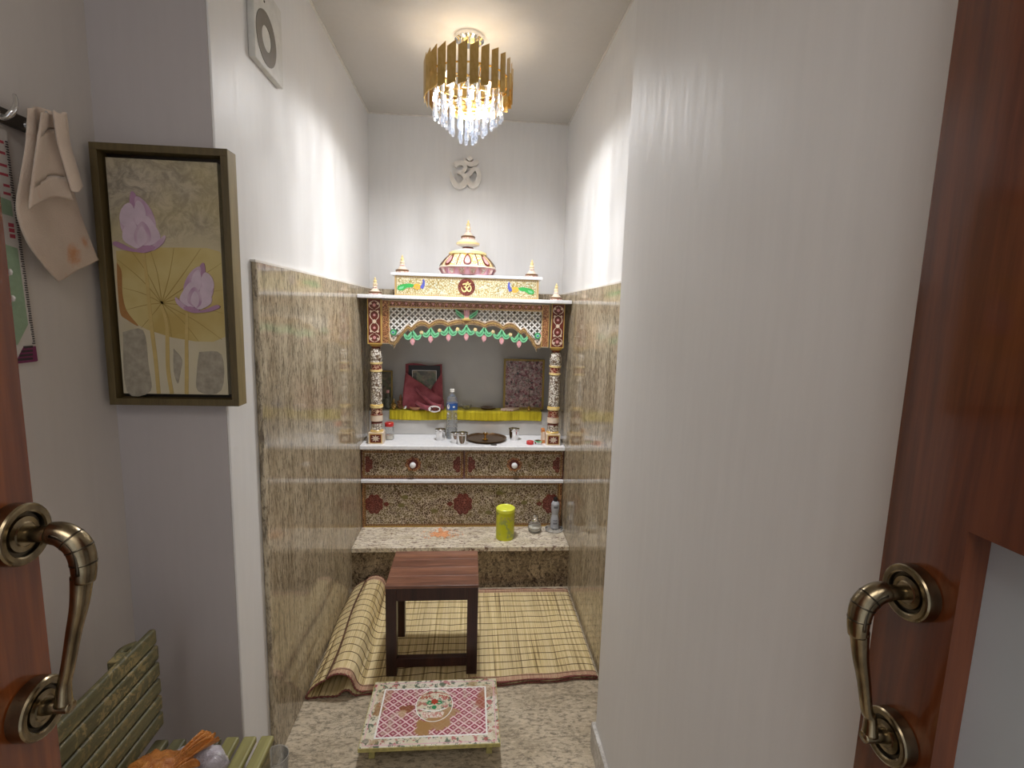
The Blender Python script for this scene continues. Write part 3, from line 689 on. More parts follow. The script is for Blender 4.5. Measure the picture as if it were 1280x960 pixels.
for i in range(16):   # pink lotus petals round the foot
    a = 2 * pi * (i + .5) / 16; t = 2 * pi / 16 * .42
    P = [Vector((CX + r * cos(a + s), DY + r * sin(a + s), z0 + z)) for r, z, s in ((.165, .0395, -t), (.165, .0395, t), (.146, .004, t * .55), (.146, .004, -t * .55))]
    Q = [Vector((CX + r * cos(a + s), DY + r * sin(a + s), z0 + z)) for r, z, s in ((.1665, .034, -t * .6), (.1665, .034, t * .6), (.149, .009, t * .3), (.149, .009, -t * .3))]
    d.add(P, [(0, 1, 2, 3)], 'pink'); d.add(Q, [(0, 1, 2, 3)], 'vine_pink')
for i in range(8):    # ribs and teardrops on the dome
    a = -pi / 2 + 2 * pi * i / 8
    rib = [(.157, .052), (.146, .071), (.127, .094), (.105, .116)]; ar = a + pi / 8
    d.tube([(CX + r * cos(ar), DY + r * sin(ar), z0 + z) for r, z in rib], .003, 'maroon', 6)
    for sc, off, mm in ((1.0, .004, 'maroon'), (.68, .0065, 'pink')):
        pts = []
        for k in range(20):
            th = 2 * pi * k / 20; w = .030 * sc * sin(th) * (1 - .5 * (1 + cos(th)) / 2 * 1.2); h = .033 * sc * cos(th)
            zz = .083 + h; rr = .158 - .054 * ((zz - .05) / .067) ** 1.15 + off
            pts.append((CX + rr * cos(a) - w * sin(a), DY + rr * sin(a) + w * cos(a), z0 + zz))
        d.add(pts, [list(range(20))], mm)
do = d.build('dome', SH)
def finial_mb(x, y, z, s=1.0):
    P = [(.034, 0, 'vine_pink'), (.036, .008, 'brown'), (.037, .014, 'brown'), (.033, .018, 'cream'), (.026, .020, 'cream'), (.018, .030, 'cream'), (.013, .036, 'vine_pink'), (.014, .044, 'cream'), (.010, .050, 'yellow_gold'), (.013, .054, 'cream'),
         (.0125, .062, 'yellow_gold'), (.007, .067, 'cream'), (.0095, .071, 'yellow_gold'), (.009, .078, 'yellow_gold'), (.0045, .083, 'yellow_gold'), (.0055, .088, 'yellow_gold'), (0, .099, 'yellow_gold')]
    return MB().lathe([(r * s, h * s, m) for r, h, m in P], x, y, z, 20)
finial_mb(CX, DY, z0 + .205, 1.12).build('dome_finial', SH)
for x, z in ((-.534, 1.5805), (.477, 1.5805), (-.386, 1.7045), (.333, 1.7045)): finial_mb(x, YM + .03, z).build('finial', SH)

# ------------------------------------------------------------------ om on the wall
tag((lambda m: (om_strokes(m, -.050, 2.335, .20, YB - .034, YB - .004, 'om_wall', 1.3), m)[1])(MB()).build('om_sign', bevel=.002), 'raised white om sign fixed on the back wall below the chandelier', 'sign')

# ------------------------------------------------------------------ ceiling vent plate high on the left niche wall
v = thing('wall_vent', (PL, 1.70, 2.19), 'white square vent plate with grey ring high on the left plaster wall', 'vent')
pl = MB().box(PL, PL + .020, 1.578, 1.79, 2.19, 2.42, 'vent_body'); pl.build('plate', v, bevel=.003)
ring = MB(); n = 48; rc = (1.659, 2.275)
for rA, rB, x0, m in ((.073, .034, PL + .0215, 'vent_hole'),):
    vs = [(x0, rc[0] + r * cos(2 * pi * i / n), rc[1] + r * sin(2 * pi * i / n)) for r in (rA, rB) for i in range(n)] + [(PL + .018, rc[0] + r * cos(2 * pi * i / n), rc[1] + r * sin(2 * pi * i / n)) for r in (rA, rB) for i in range(n)]
    fs = []
    for i in range(n):
        j = (i + 1) % n; fs += [(i, j, n + j, n + i), (i, j, 2 * n + j, 2 * n + i), (n + i, n + j, 3 * n + j, 3 * n + i)]
    ring.add(vs, fs, m)
ring.build('vent_ring', v)
MB().lathe([(.004, 0, 'dark_metal'), (.003, .003, 'dark_metal')], PL + .019, 1.652, 2.372, 10, 'x').build('screw', v)

# ------------------------------------------------------------------ chandelier
LX, LY = -.030, 2.33
L = thing('chandelier', (LX, LY, ZC), 'round chandelier with gold plates and tiers of lit crystal drops on the ceiling', 'chandelier')
MB().lathe([(.062, -.0, 'chrome'), (.062, -.018, 'chrome'), (.050, -.026, 'chrome'), (.0, -.027, 'chrome')], LX, LY, ZC, 32).build('canopy', L)
for k in range(4):
    a = pi / 4 + k * pi / 2; MB().tube([(LX + .035 * cos(a), LY + .035 * sin(a), ZC - .02), (LX + .05 * cos(a), LY + .05 * sin(a), 2.50)], .003, 'chrome', 8).build('support_rod', L)
fm = MB()
for r, z, rr in ((.172, 2.478, .004), (.145, 2.437, .003), (.110, 2.405, .003), (.075, 2.375, .003), (.036, 2.335, .003)):
    fm.tube([(LX + r * cos(2 * pi * i / 48), LY + r * sin(2 * pi * i / 48), z) for i in range(49)], rr, 'gold_metal', 6)
for k in range(4):
    a = k * pi / 2 + .3; fm.tube([(LX + .172 * cos(a), LY + .172 * sin(a), 2.478), (LX + .05 * cos(a), LY + .05 * sin(a), 2.50), (LX + .145 * cos(a), LY + .145 * sin(a), 2.437)][:2], .003, 'gold_metal', 6)
    fm.tube([(LX + r * cos(a), LY + r * sin(a), z) for r, z in ((.172, 2.478), (.145, 2.437), (.110, 2.405), (.075, 2.375), (.036, 2.335))], .002, 'gold_metal', 6)
    fm.tube([(LX + .05 * cos(a + .5), LY + .05 * sin(a + .5), 2.50), (LX, LY, 2.502)], .003, 'gold_metal', 6)
fm.build('ring_frame', L)
NV = 26; vane0 = None
for i in range(NV):
    a = 2 * pi * i / NV
    if vane0 is None:
        g = MB(); w = .0180; tw = R(7)
        up, lo = 2.553, 2.388
        vs = []
        for y_, hh in ((-w, .022), (w, 0)):
            for th in (-.0012, .0012):
                p_ = Vector((th, y_, 0)); p_.rotate(Matrix.Rotation(tw, 3, 'Z').to_euler())
                vs += [(LX + .186 + p_.x, LY + p_.y, lo + (.012 if hh == 0 else 0)), (LX + .186 + p_.x, LY + p_.y, up - hh)]
        g.add(vs, [(0, 1, 3, 2), (4, 6, 7, 5), (0, 4, 5, 1), (2, 3, 7, 6), (0, 2, 6, 4), (1, 5, 7, 3)], 'gold_metal')
        vane0 = g.build('gold_plate', L); o = vane0
    else: o = vane0.copy(); col.objects.link(o); o.parent = L
    o.rotation_euler = (0, 0, a)
cr0 = None
def crystal_mb(r, l):
    P = [(.001, 0), (.0036, -.006), (.0042, -.020), (.0050, -l * .55), (.0078, -l + .020), (.0088, -l + .012), (.0070, -l + .003), (.0030, -l + .0002), (0, -l)]
    return MB().lathe([(a, h, 'crystal') for a, h in P], LX + r, LY, 0, 7, smooth=False)
for r, zt, l, n in ((.145, 2.434, .110, 24), (.110, 2.402, .108, 17), (.075, 2.372, .110, 12), (.034, 2.332, .104, 7)):
    m = crystal_mb(r, l).xf(Matrix.Translation((0, 0, zt))); c0 = m.build('crystal', L)
    for i in range(1, n):
        c = c0.copy(); col.objects.link(c); c.parent = L; c.rotation_euler = (0, 0, 2 * pi * i / n)
for k in range(6):
    a = 2 * pi * k / 6 + .35; bx, by = LX + .095 * cos(a), LY + .095 * sin(a)
    MB().lathe([(.006, -.03, 'white_paint'), (.007, .0, 'white_paint'), (.005, .0, 'lamp_glow'), (.010, .012, 'lamp_glow'), (.010, .022, 'lamp_glow'), (0, .034, 'lamp_glow')], bx, by, 2.470, 12).build('bulb', L)
    fm2 = None
    ld = bpy.data.lights.new('bulb_light', 'POINT'); ld.energy = .4; ld.color = (1, .95, .88); ld.shadow_soft_size = .012
    sd = bpy.data.lights.new('bulb_beam', 'SPOT'); sd.energy = 10; sd.color = (.98, .98, 1); sd.shadow_soft_size = .012; sd.spot_size = R(176); sd.spot_blend = 1.0
    so = bpy.data.objects.new('bulb_beam', sd); col.objects.link(so); so.parent = L; so.location = Vector((LX + .088 * cos(a), LY + .088 * sin(a), 2.436)) - L.location
    lo_ = bpy.data.objects.new('bulb_light', ld); col.objects.link(lo_); lo_.parent = L; lo_.location = Vector((LX + .088 * cos(a), LY + .088 * sin(a), 2.448)) - L.location

cd = bpy.data.lights.new('centre_fill', 'SPOT'); cd.energy = 46; cd.color = (.98, .98, 1); cd.shadow_soft_size = .03; cd.spot_size = R(118); cd.spot_blend = 1.0  # added downward fill for the lower niche, no bulb sits here
cl_ = bpy.data.objects.new('centre_fill', cd); col.objects.link(cl_); cl_.parent = L; cl_.location = (0, 0, 2.44 - ZC)

# ------------------------------------------------------------------ doors
def door(name, x, sgn, label, wm):
    """leaf whose lit face lies at x; sgn +1 faces +x. Far edge at y .4315"""
    back = x - sgn * .035
    t = bpy.data.objects.new(name, None); col.objects.link(t); t.location = (x, .0, 0); struct(t); t['label'] = label
    y0, y1 = -.12, .4315; zr = 1.337
    m = MB()
    a, b_ = sorted((x, back))
    m.box(a, b_, .355, y1, .0, 2.1, wm); m.box(a, b_, y0, -.02, 0, 2.1, wm)      # stiles
    m.box(a, b_, -.02, .355, zr, 2.1, wm); m.box(a, b_, -.02, .355, 0, .25, wm)
    m.build('leaf_frame', t)
    MB().box(*sorted((x - sgn * .022, x - sgn * .028)), -.02, .355, .25, zr, 'frosted' if sgn < 0 else wm).build('infill_panel', t)
    return t
dl = door('door_1', -.36, 1, 'left red brown varnished door leaf standing open', 'door_wood')
dr = door('door_2', .40, -1, 'right red brown varnished door leaf standing open with pale infill panel', 'door_dark')
def handle(name, x, sgn, zt, zb, ya, label, parent):
    g = MB()
    grip = catmull([(x + sgn * .0505, ya, zt - .036), (x + sgn * .0465, ya, zt - .060), (x + sgn * .040, ya, zt - .085), (x + sgn * .033, ya, zt - .115), (x + sgn * .0285, ya, zb + .020), (x + sgn * .0265, ya, zb + .003)], 6)
    nG = len(grip); g.tube(grip, [.0080 - .0030 * sin(pi * .5 * min(1, i / nG * 1.6)) + .0022 * max(0, (i / nG - .72) / .28) ** 1.5 for i in range(nG)], 'antique', 16, up=(0, 1, 0))
    t = g.build(name, parent); t['label'] = label
    for z, nm in ((zt, 'rosette'), (zb, 'rosette')):
        MB().lathe([(.0235, 0, 'antique'), (.0245, sgn * .001, 'antique'), (.0245, sgn * .0115, 'antique'), (.0236, sgn * .0130, 'antique'), (.0222, sgn * .0135, 'antique'), (.0188, sgn * .0132, 'antique'), (.0176, sgn * .0122, 'antique_dark'), (.0168, sgn * .0095, 'antique_dark'), (.0145, sgn * .0092, 'antique'), (.0138, sgn * .0112, 'antique'), (.0100, sgn * .0118, 'antique'), (.0090, sgn * .0125, 'antique'), (0, sgn * .0125, 'antique')],
                   x, ya, z, 40, 'x').build(nm, t)
    H = zt - zb; e = x
    g = MB()
    neck = catmull([(e + sgn * .009, ya, zt), (e + sgn * .020, ya, zt), (e + sgn * .031, ya, zt + .001)], 4)
    g.tube(neck, .0064, 'antique', 16); g.build('neck', t)
    g = MB()
    hood = catmull([(e + sgn * .030, ya, zt + .001), (e + sgn * .040, ya, zt - .001), (e + sgn * .0495, ya, zt - .010), (e + sgn * .0525, ya, zt - .024), (e + sgn * .0515, ya, zt - .040)], 6)
    nH = len(hood); g.tube(hood, [.0070 + .0022 * sin(pi * min(1, .15 + i / nH * .85)) + .0006 for i in range(nH)], 'antique', 18, up=(0, 1, 0))
    # dark engraved bands along the inside of the bend
    for f_, w in ((.40, 1.03), (.58, 1.03), (.76, 1.03)):
        i = int(f_ * (nH - 1)); r = .0070 + .0022 * sin(pi * min(1, .15 + i / nH * .85)) + .0006
        d_ = (hood[i + 1] - hood[i - 1]).normalized() * .0007
        g.tube([hood[i] - d_, hood[i] + d_], r * w, 'antique_dark', 18, up=(0, 1, 0))
    side = [p + Vector((sgn * .0012, -.0078, .0012)) for p in hood[3:-3]]
    g.tube(side, .0018, 'antique_dark', 8)
    g.build('curved_hood', t)
    g = MB().tube(catmull([(e + sgn * .033, ya, zb + .000), (e + sgn * .020, ya, zb + .001), (e + sgn * .006, ya, zb)], 4), [.0050 + .0022 * (i / 8) for i in range(9)], 'antique', 14); g.build('foot_post', t)
    return t
handle('door_handle', -.36, 1, 1.3165, 1.1645, .408, 'bent antique brass pull handle on the left door', dl)
handle('door_handle', .40, -1, 1.2645, 1.1215, .390, 'bent antique brass pull handle on the right door', dr)

# ------------------------------------------------------------------ lotus painting
P = thing('framed_painting', (-.737, 1.358, 1.246), 'tall gold framed painting of two lilac lotuses on the grey wall', 'painting')
x0, x1, z0_, z1_ = -.8915, -.5835, 1.2475, 1.8665
f = MB(); w = .0165
for a in ((x0, x1, z1_ - w, z1_), (x0, x1, z0_, z0_ + w), (x0, x0 + w, z0_ + w, z1_ - w), (x1 - w, x1, z0_ + w, z1_ - w)): f.box(a[0], a[1], 1.310, 1.355, a[2], a[3], 'frame_gold')
f.box(x1 - .0006, x1 + .0006, 1.3115, 1.354, z0_ + .001, z1_ - .001, 'frame_edge')
f.build('frame', P, bevel=.001)
MB().box(x0 + w, x1 - w, 1.345, 1.355, z0_ + w, z1_ - w, 'frame_dark').build('backing', P)
cx0, cx1, cz0, cz1 = -.8675, -.6155, 1.274, 1.838
cv = MB().box(cx0, cx1, 1.327, 1.345, cz0, cz1, 'canvas'); CW, CH = cx1 - cx0, cz1 - cz0
def cp(pts):   # zoomed photo coordinates of the canvas -> canvas plane
    out = []
    for a, b_ in pts:
        fv = (b_ - 106) / (887 - 106 - 4); left = 86 + (140 - 86) * fv; right = 457 + (490 - 457) * fv
        out.append((cx0 + CW * (a - left) / (right - left), cz1 - CH * fv))
    return [(min(cx1 - .0005, max(cx0 + .0005, a)), min(cz1 - .0005, max(cz0 + .0005, b_))) for a, b_ in out]
yc = 1.327
def lay(pts, m, k, smooth=True):
    q = cp(pts)
    if smooth: q = [(p_.x, p_.y) for p_ in catmull([(a, b_, 0) for a, b_ in q + [q[0]]], 4)][:-1]
    cv.prism(q, yc - .0003 - k * .00018, yc, m)
lay([(118, 402), (160, 400), (230, 388), (330, 384), (420, 382), (462, 392), (474, 400), (480, 560), (482, 680), (440, 698), (380, 698), (300, 686), (220, 662), (160, 632), (132, 610), (124, 520)], 'lotus_leaf', 0, False)
lay([(120, 440), (136, 470), (138, 540), (152, 600), (190, 650), (150, 628), (130, 606), (122, 520)], 'leaf_rust', 1)
for a, b_ in ((122, 430), (125, 520), (140, 600), (200, 655), (300, 684), (390, 697), (470, 690), (480, 600), (478, 520), (472, 430), (400, 385), (310, 386), (230, 392), (170, 402)):
    q = cp([(268, 570), ((268 + a) / 2 + 6, (570 + b_) / 2 - 6), (a, b_)]); cv.ribbon(q, [.0022, .0014, .0006], yc - .0008, yc, 'vein', 5)
for pts in ([(208, 400), (220, 500), (232, 640), (246, 760), (256, 884)], [(268, 580), (284, 640), (286, 720), (288, 800), (300, 882)], [(352, 600), (350, 700), (350, 800), (349, 884)]):
    q = cp(pts); cv.ribbon(q, [.006, .008, .009, .009, .009][:len(q)], yc - .0011, yc, 'stem', 5)
for pts in ([(138, 672), (205, 664), (222, 780), (228, 874), (150, 876)], [(392, 734), (468, 742), (466, 868), (388, 872), (384, 800)], [(306, 724), (334, 760), (330, 800), (320, 846), (306, 800)]):
    lay(pts, 'grey_patch', .5)
def lotus(px, s, flip):
    T = lambda P_: [(px[0] + flip * a * s, px[1] + b_ * s) for a, b_ in P_]
    for pts, m in (([(-10, -20), (-2, -110), (-18, -172), (-34, -186), (-40, -150), (-34, -90)], 'petal_dark'), ([(0, -40), (44, -70), (36, -120), (6, -160), (-22, -168), (-16, -100)], 'petal'),
                   ([(-30, -20), (-66, -60), (-70, -110), (-46, -146), (-22, -100), (-14, -40)], 'petal'), ([(-40, -60), (-72, -90), (-66, -130), (-40, -150), (-24, -120)], 'petal_light'),
                   ([(10, -6), (60, -36), (44, -80), (14, -110), (-6, -60)], 'petal_light'), ([(-20, -4), (-62, -30), (-58, -70), (-30, -96), (-8, -50), (0, -10)], 'petal_light'), ([(-6, -70), (14, -100), (8, -140), (-14, -158), (-26, -120), (-18, -84)], 'petal_light'), ([(-6, -8), (28, -30), (26, -66), (2, -92), (-22, -62), (-24, -28)], 'petal'), ([(-4, -10), (16, -30), (14, -56), (0, -76), (-14, -54), (-14, -28)], 'petal_light'),
                   ([(-8, 2), (-40, -6), (-84, -24), (-96, -14), (-60, 2), (-20, 8)], 'petal_dark'), ([(0, 6), (40, -20), (76, -50), (72, -26), (40, 0)], 'petal'), ([(-30, 6), (10, -14), (44, -12), (36, 0), (6, 10)], 'petal_dark')):
        lay(T(pts), m, lotus.k); lotus.k += .6
lotus.k = 6
lotus((205, 396), 1.0, 1); lotus((382, 592), .86, -1)
cv.build('canvas', P)

# ------------------------------------------------------------------ hook rail, towel, calendar, white cords
hr = thing('hook_rail', (XW, 1.0, 1.84), 'dark metal coat rail with a curved chrome hook on the left wall', 'coat rail')
MB().box(XW, XW + .010, .55, 1.157, 1.8335, 1.862, 'dark_metal').build('rail', hr, bevel=.002)
def hook(y):
    h = MB().tube(catmull([(XW + .010, y - .012, 1.845), (XW + .024, y - .012, 1.838), (XW + .038, y - .010, 1.848), (XW + .040, y - .002, 1.868), (XW + .036, y + .002, 1.884)], 6), [.0055] * 12 + [.0055 - .0002 * i for i in range(13)], 'chrome', 12)
    h.lathe([(.009, 0, 'chrome'), (.008, .004, 'chrome'), (0, .005, 'chrome')], XW + .010, y - .012, 1.846, 16, 'x'); h.build('hook', hr)
hook(1.095); hook(1.165); hook(.85)
tw = thing('hand_towel', (XW + .04, 1.10, 1.86), 'pale cream towel with orange stains hanging from the rail on the left wall', 'towel')
def edgecurve(pts): 
    C_ = catmull([(a, b_, 0) for a, b_ in pts], 8); return lambda t: C_[min(len(C_) - 1, int(t * (len(C_) - 1) + .5))]
Lc = edgecurve([(1.120, 1.868), (1.108, 1.800), (1.088, 1.730), (1.074, 1.668), (1.092, 1.612), (1.130, 1.568), (1.163, 1.540)])
Rc = edgecurve([(1.190, 1.876), (1.206, 1.815), (1.226, 1.760), (1.246, 1.705), (1.266, 1.660), (1.285, 1.622), (1.298, 1.598)])
def towel_fn(s_, t_):
    a, b_ = Lc(t_), Rc(t_); y = a.x + (b_.x - a.x) * s_; z = a.y + (b_.y - a.y) * s_ + .012 * sin(pi * s_) * (1 - t_)
    fold = .011 * sin(s_ * 9 + .6) * (1 - .75 * t_) + .006 * sin(s_ * 3.2 + t_ * 2)
    return (XW + .028 + fold * .7 + .006 * (1 - t_), y, z)
MB().grid(towel_fn, 36, 40, 'towel').build('hanging_layer', tw, solid=.004)
Lf = edgecurve([(1.124, 1.864), (1.106, 1.800), (1.088, 1.732), (1.074, 1.672)])
Rf = edgecurve([(1.172, 1.878), (1.164, 1.830), (1.176, 1.770), (1.192, 1.712)])
def flap_fn(s_, t_):
    a, b_ = Lf(t_), Rf(t_); y = a.x + (b_.x - a.x) * s_; z = a.y + (b_.y - a.y) * s_ + .014 * sin(pi * s_) * t_
    return (XW + .057 + .005 * sin(s_ * 5 + 1) * (1 - .4 * t_), y, z)
MB().grid(flap_fn, 24, 26, 'towel').build('front_flap', tw, solid=.004)
Lg = edgecurve([(1.145, 1.876), (1.148, 1.820), (1.163, 1.765), (1.175, 1.728)]); Rg = edgecurve([(1.176, 1.878), (1.178, 1.825), (1.192, 1.775), (1.203, 1.742)])
MB().grid(lambda s_, t_: (XW + .067 + .006 * sin(pi * s_) , Lg(t_).x + (Rg(t_).x - Lg(t_).x) * s_, Lg(t_).y + (Rg(t_).y - Lg(t_).y) * s_ - .004 * sin(s_ * 6)), 12, 20, 'towel').build('rolled_edge', tw, solid=.007)

ca = thing('wall_calendar', (XW, .95, 1.37), 'printed paper calendar with green and plum blocks under the coat rail, left wall', 'calendar')
xa = XW + .004
def calY(z): return 1.1105 + (1.822 - z) * .0412
sheet = [(.82, 1.822), (calY(1.822), 1.822), (calY(1.372), 1.372), (.84, 1.372)]
c = MB().prism(sheet, xa - .002, xa, 'paper', 'yz'); c.build('sheet', ca)
c = MB()
c.prism([(.90, 1.80), (calY(1.8) - .012, 1.80), (calY(1.45) - .012, 1.45), (1.085, 1.41), (.90, 1.41)], xa, xa + .0006, 'cal_green', 'yz')
c.prism([(.90, 1.80), (calY(1.8) - .010, 1.80), (calY(1.69) - .010, 1.69), (.90, 1.72)], xa, xa + .0009, 'paper', 'yz')
c.prism([(1.02, 1.668), (calY(1.66) - .009, 1.66), (calY(1.60) - .009, 1.60), (1.02, 1.615)], xa, xa + .0009, 'paper', 'yz')
for k in range(84):
    z = 1.80 - k * .0047; y = calY(z); l = .004 + .003 * random.random()
    c.prism(rect(y - .0015 - l, y - .0015, z, z + .0022), xa, xa + .0012, 'print_dark', 'yz')
for z in (1.795, 1.775, 1.752, 1.735, 1.715, 1.70):
    c.prism(rect(calY(z) - .024 - .006 * random.random(), calY(z) - .011, z, z + .005), xa, xa + .0012, 'cal_red', 'yz')
for z in (1.640, 1.630, 1.619): c.prism(rect(calY(z) - .026, calY(z) - .014, z, z + .0075), xa, xa + .0012, 'cal_red', 'yz')
c.prism([(1.075, 1.374), (calY(1.374) - .001, 1.374), (calY(1.405) - .001, 1.405), (1.098, 1.405)], xa, xa + .0009, 'cal_plum', 'yz')
for k in range(4):
    z = 1.378 + k * .008; c.prism(rect(1.080 + k * .006, 1.116 + k * .001, z, z + .0045), xa, xa + .0013, 'print_dark', 'yz')
c.prism([(.84, 1.373), (1.125, 1.373), (1.125, 1.3765), (.84, 1.3765)], xa, xa + .0014, 'cal_plum', 'yz')
c.build('printing', ca)
# white cord knots hanging over the far edge of the left door
k1 = MB()
for zc, yc_ in ((1.521, .4325), (1.5005, .4325)):
    for i in range(7):
        a = i * 1.1; k1.tube([(-.374 + .004 * cos(a), yc_ + .003, zc + .0012 * sin(a * 2)), (-.368 + .003 * sin(a), yc_ + .0045, zc + .002 * cos(a)), (-.3625 + .0015 * cos(a), yc_ + .003, zc + .0018 * sin(a))], .0011, 'white_flower', 6)
k1.tube(catmull([(-.375, .435, 1.545), (-.371, .436, 1.53), (-.370, .436, 1.512), (-.371, .435, 1.502)], 5), .0010, 'white_flower', 6)
tag(k1.build('cord_tassel'), 'white twisted cord knots hanging at the edge of the left door', 'tassel')

# ------------------------------------------------------------------ slatted garden bench
BN = thing('slatted_bench', (-.62, .85, 0), 'weathered olive slatted wooden bench against the left wall', 'bench')
ys, ye = .30, 1.195
for k in range(7):
    xr = -.4830 - k * .0425
    MB().box(xr - .0325, xr, ys, ye, .402, .420, 'bench_lit' if k < 3 else 'bench').build('seat_slat', BN, bevel=.005)
for k in range(6):
    z = .7225 - k * .0445
    m = MB().box(-.762, -.746, ys, ye - .004 * (k == 0), z - .0375, z, 'bench'); m.build('back_slat', BN, bevel=.005)
rr = MB()
for y in (.40, .80, 1.10):
    rr.box(-.79, -.49, y - .02, y + .02, .372, .4018, 'bench'); rr.box(-.788, -.7625, y - .018, y + .018, .38, .715, 'bench')
rr.box(-.515, -.487, ys + .02, ye - .02, .33, .4015, 'bench'); rr.build('frame_rail', BN, bevel=.003)
for x, y in ((-.51, .36), (-.51, 1.13), (-.765, .36), (-.765, 1.13)): MB().box(x - .02, x + .02, y - .02, y + .02, 0, .371, 'bench').build('leg', BN, bevel=.004)
MB().tube(catmull([(-.764, 1.095, .684), (-.782, 1.105, .698), (-.786, 1.130, .706), (-.766, 1.150, .708)], 5), .010, 'bench', 10).build('bracket', BN)

# plastic bags on it
def lump(mb, c, r, m, seed=0, wr=.18, flat=.7):
    U_, V_ = 36, 24
    def fn(a, b_):
        th = a * 2 * pi; ph = b_ * pi; d_ = Vector((sin(ph) * cos(th), sin(ph) * sin(th), cos(ph)))
        n = mnoise.fractal(d_ * 2.3 + Vector((seed, 0, 0)), .8, 2.1, 5); rg = 1 - abs(mnoise.noise(d_ * 5 + Vector((0, seed, 3))))
        k = 1 + wr * n + .10 * rg
        z = c[2] + d_.z * r[2] * k
        return (c[0] + d_.x * r[0] * k, c[1] + d_.y * r[1] * k, max(.4215, z))
    mb.grid(fn, U_, V_, m)
ob = thing('plastic_bag', (-.69, 1.00, .42), 'crumpled orange plastic bag knotted on the slatted bench', 'bag')
o1 = MB(); lump(o1, (-.672, 1.000, .460), (.068, .085, .062), 'orange_bag', 3.3); o1.build('filled_bag', ob)
kn = MB()
def tail(base, tip, w0, w1, ph):
    b_, t_ = Vector(base), Vector(tip); d_ = t_ - b_; sd_ = d_.cross(Vector((0, 0, 1))).normalized(); up_ = sd_.cross(d_).normalized()
    def fn(u, v):
        w_ = w0 + (w1 - w0) * u ** 1.3; k = (v - .5)
        p_ = b_ + d_ * u + sd_ * (w_ * k * (1 - .25 * sin(u * 3))) + up_ * (.007 * sin(v * 17 + ph + u * 3) * (.5 + u) + .010 * sin(pi * u))
        p_ += d_ * (.10 * mnoise.noise(Vector((v * 6, ph, 0)))) * u; return p_
    kn.grid(fn, 14, 26, 'orange_bag')
tail((-.648, .995, .494), (-.582, 1.098, .512), .022, .052, 0); tail((-.648, 1.000, .490), (-.592, 1.090, .520), .020, .036, 2)
tail((-.640, .990, .492), (-.600, 1.050, .498), .020, .040, 4)
kn.lathe([(.0, -.014, 'orange_bag'), (.014, -.008, 'orange_bag'), (.017, 0, 'orange_bag'), (.013, .008, 'orange_bag'), (0, .012, 'orange_bag')], -.648, .997, .492, 14)
kn.build('knotted_end', ob, solid=.0015)
lb = MB(); lump(lb, (-.612, 1.085, .452), (.062, .028, .040), 'lilac_bag', 5.2, .12)
tag(lb.build('plastic_packet'), 'pale lilac plastic packet tucked behind the orange bag', 'packet')
# clear tumbler on the floor
t = MB().lathe([(.027, .0, 'clear'), (.029, .004, 'clear'), (.0345, .07, 'clear'), (.0375, .138, 'clear'), (.0385, .140, 'white_paint'), (.0385, .142, 'clear'), (.036, .140, 'clear'), (.033, .07, 'clear'), (.027, .006, 'clear'), (0, .005, 'clear')], -.576, 1.425, 0, 32)
tag(t.build('clear_tumbler'), 'clear plastic tumbler with bright rim on the floor beside the bench end', 'tumbler')

# ------------------------------------------------------------------ straw mat
mt = thing('straw_mat', (-.03, 2.2, 0), 'doubled straw mat with dark cross threads, rolled edge by the left wall', 'mat')
prof = [(-.541, .074), (-.566, .062), (-.596, .038), (-.611, .014), (-.606, .0048), (-.560, .0042), (-.520, .0045), (-.492, .010), (-.474, .028), (-.452, .030), (-.436, .012), (-.40, .0042), (-.2, .0040), (.0, .0040), (.3, .0040), (.50, .0040), (.538, .0045), (.5465, .0095), (.538, .0150),
        (.50, .0165), (.3, .0160), (.0, .0160), (-.2, .0165), (-.38, .0170), (-.412, .021), (-.430, .040), (-.438, .066), (-.450, .088), (-.474, .100), (-.500, .100), (-.520, .092), (-.532, .082)]
PR_ = catmull([(a, b_, 0) for a, b_ in prof], 6); NP = len(PR_)
def my0(x): return 1.853 + .033 * (x + .03) / .6 + .004 * sin(x * 31)
def my1(x): return 2.555 - .012 * (x + .03)
def mz(x, y, z): return z + (.0035 * mnoise.noise(Vector((x * 3, y * 3, 0))) * (1 if z > .012 else 0))
def mfn(s_, t_):
    p_ = PR_[min(NP - 1, int(round(s_ * (NP - 1))))]; y = my0(p_.x) + (my1(p_.x) - my0(p_.x)) * t_
    return (p_.x + .006 * sin(t_ * 7) * (p_.x < -.42), y, mz(p_.x, y, p_.y))
NY = 26
eb = MB().tube([(mfn(1, t_)[0] - .004, mfn(1, t_)[1], mfn(1, t_)[2] - .001) for t_ in [k / 30 for k in range(31)]], .0055, 'thread', 6); eb.build('slit_shade', mt)  # dark tube standing in for the shade in the slit of the roll
mm = MB().grid(mfn, NP - 1, NY, 'straw'); mm.build('woven_sheet', mt, solid=.0038)
th = MB()
tops = [i for i in range(NP)]
for j in range(15):
    t_ = .035 + j * .93 / 14
    pts = []
    for i in tops[::2] + [NP - 1]:
        p_ = PR_[i]; tg = PR_[min(i + 1, NP - 1)] - PR_[max(i - 1, 0)]; nrm = Vector((-tg.y, tg.x)).normalized()
        # offset to the outer side of the sheet
        o_ = 1 if i > NP * .57 else -1
        q = mfn(i / (NP - 1), t_ + .004 * sin(p_.x * 40 + j)); d_ = nrm * (-.0024)
        pts.append((q[0] + d_.x, q[1], q[2] + d_.y))
    th.tube([p for p in pts], .0015, 'thread', 5)
    pts2 = []
th.build('cross_threads', mt)
for t_ in (0, 1):
    pts = []
    for i in range(0, NP):
        q = mfn(i / (NP - 1), t_); pts.append((q[0], q[1] + (-.001 if t_ == 0 else .001), q[2] + .0006 * sin(i * 2.6)))
    hm = MB().tube(pts, [.0036 + .0014 * sin(i * 1.9) for i in range(len(pts))], 'hem', 7)
    hm.build('frayed_hem', mt)
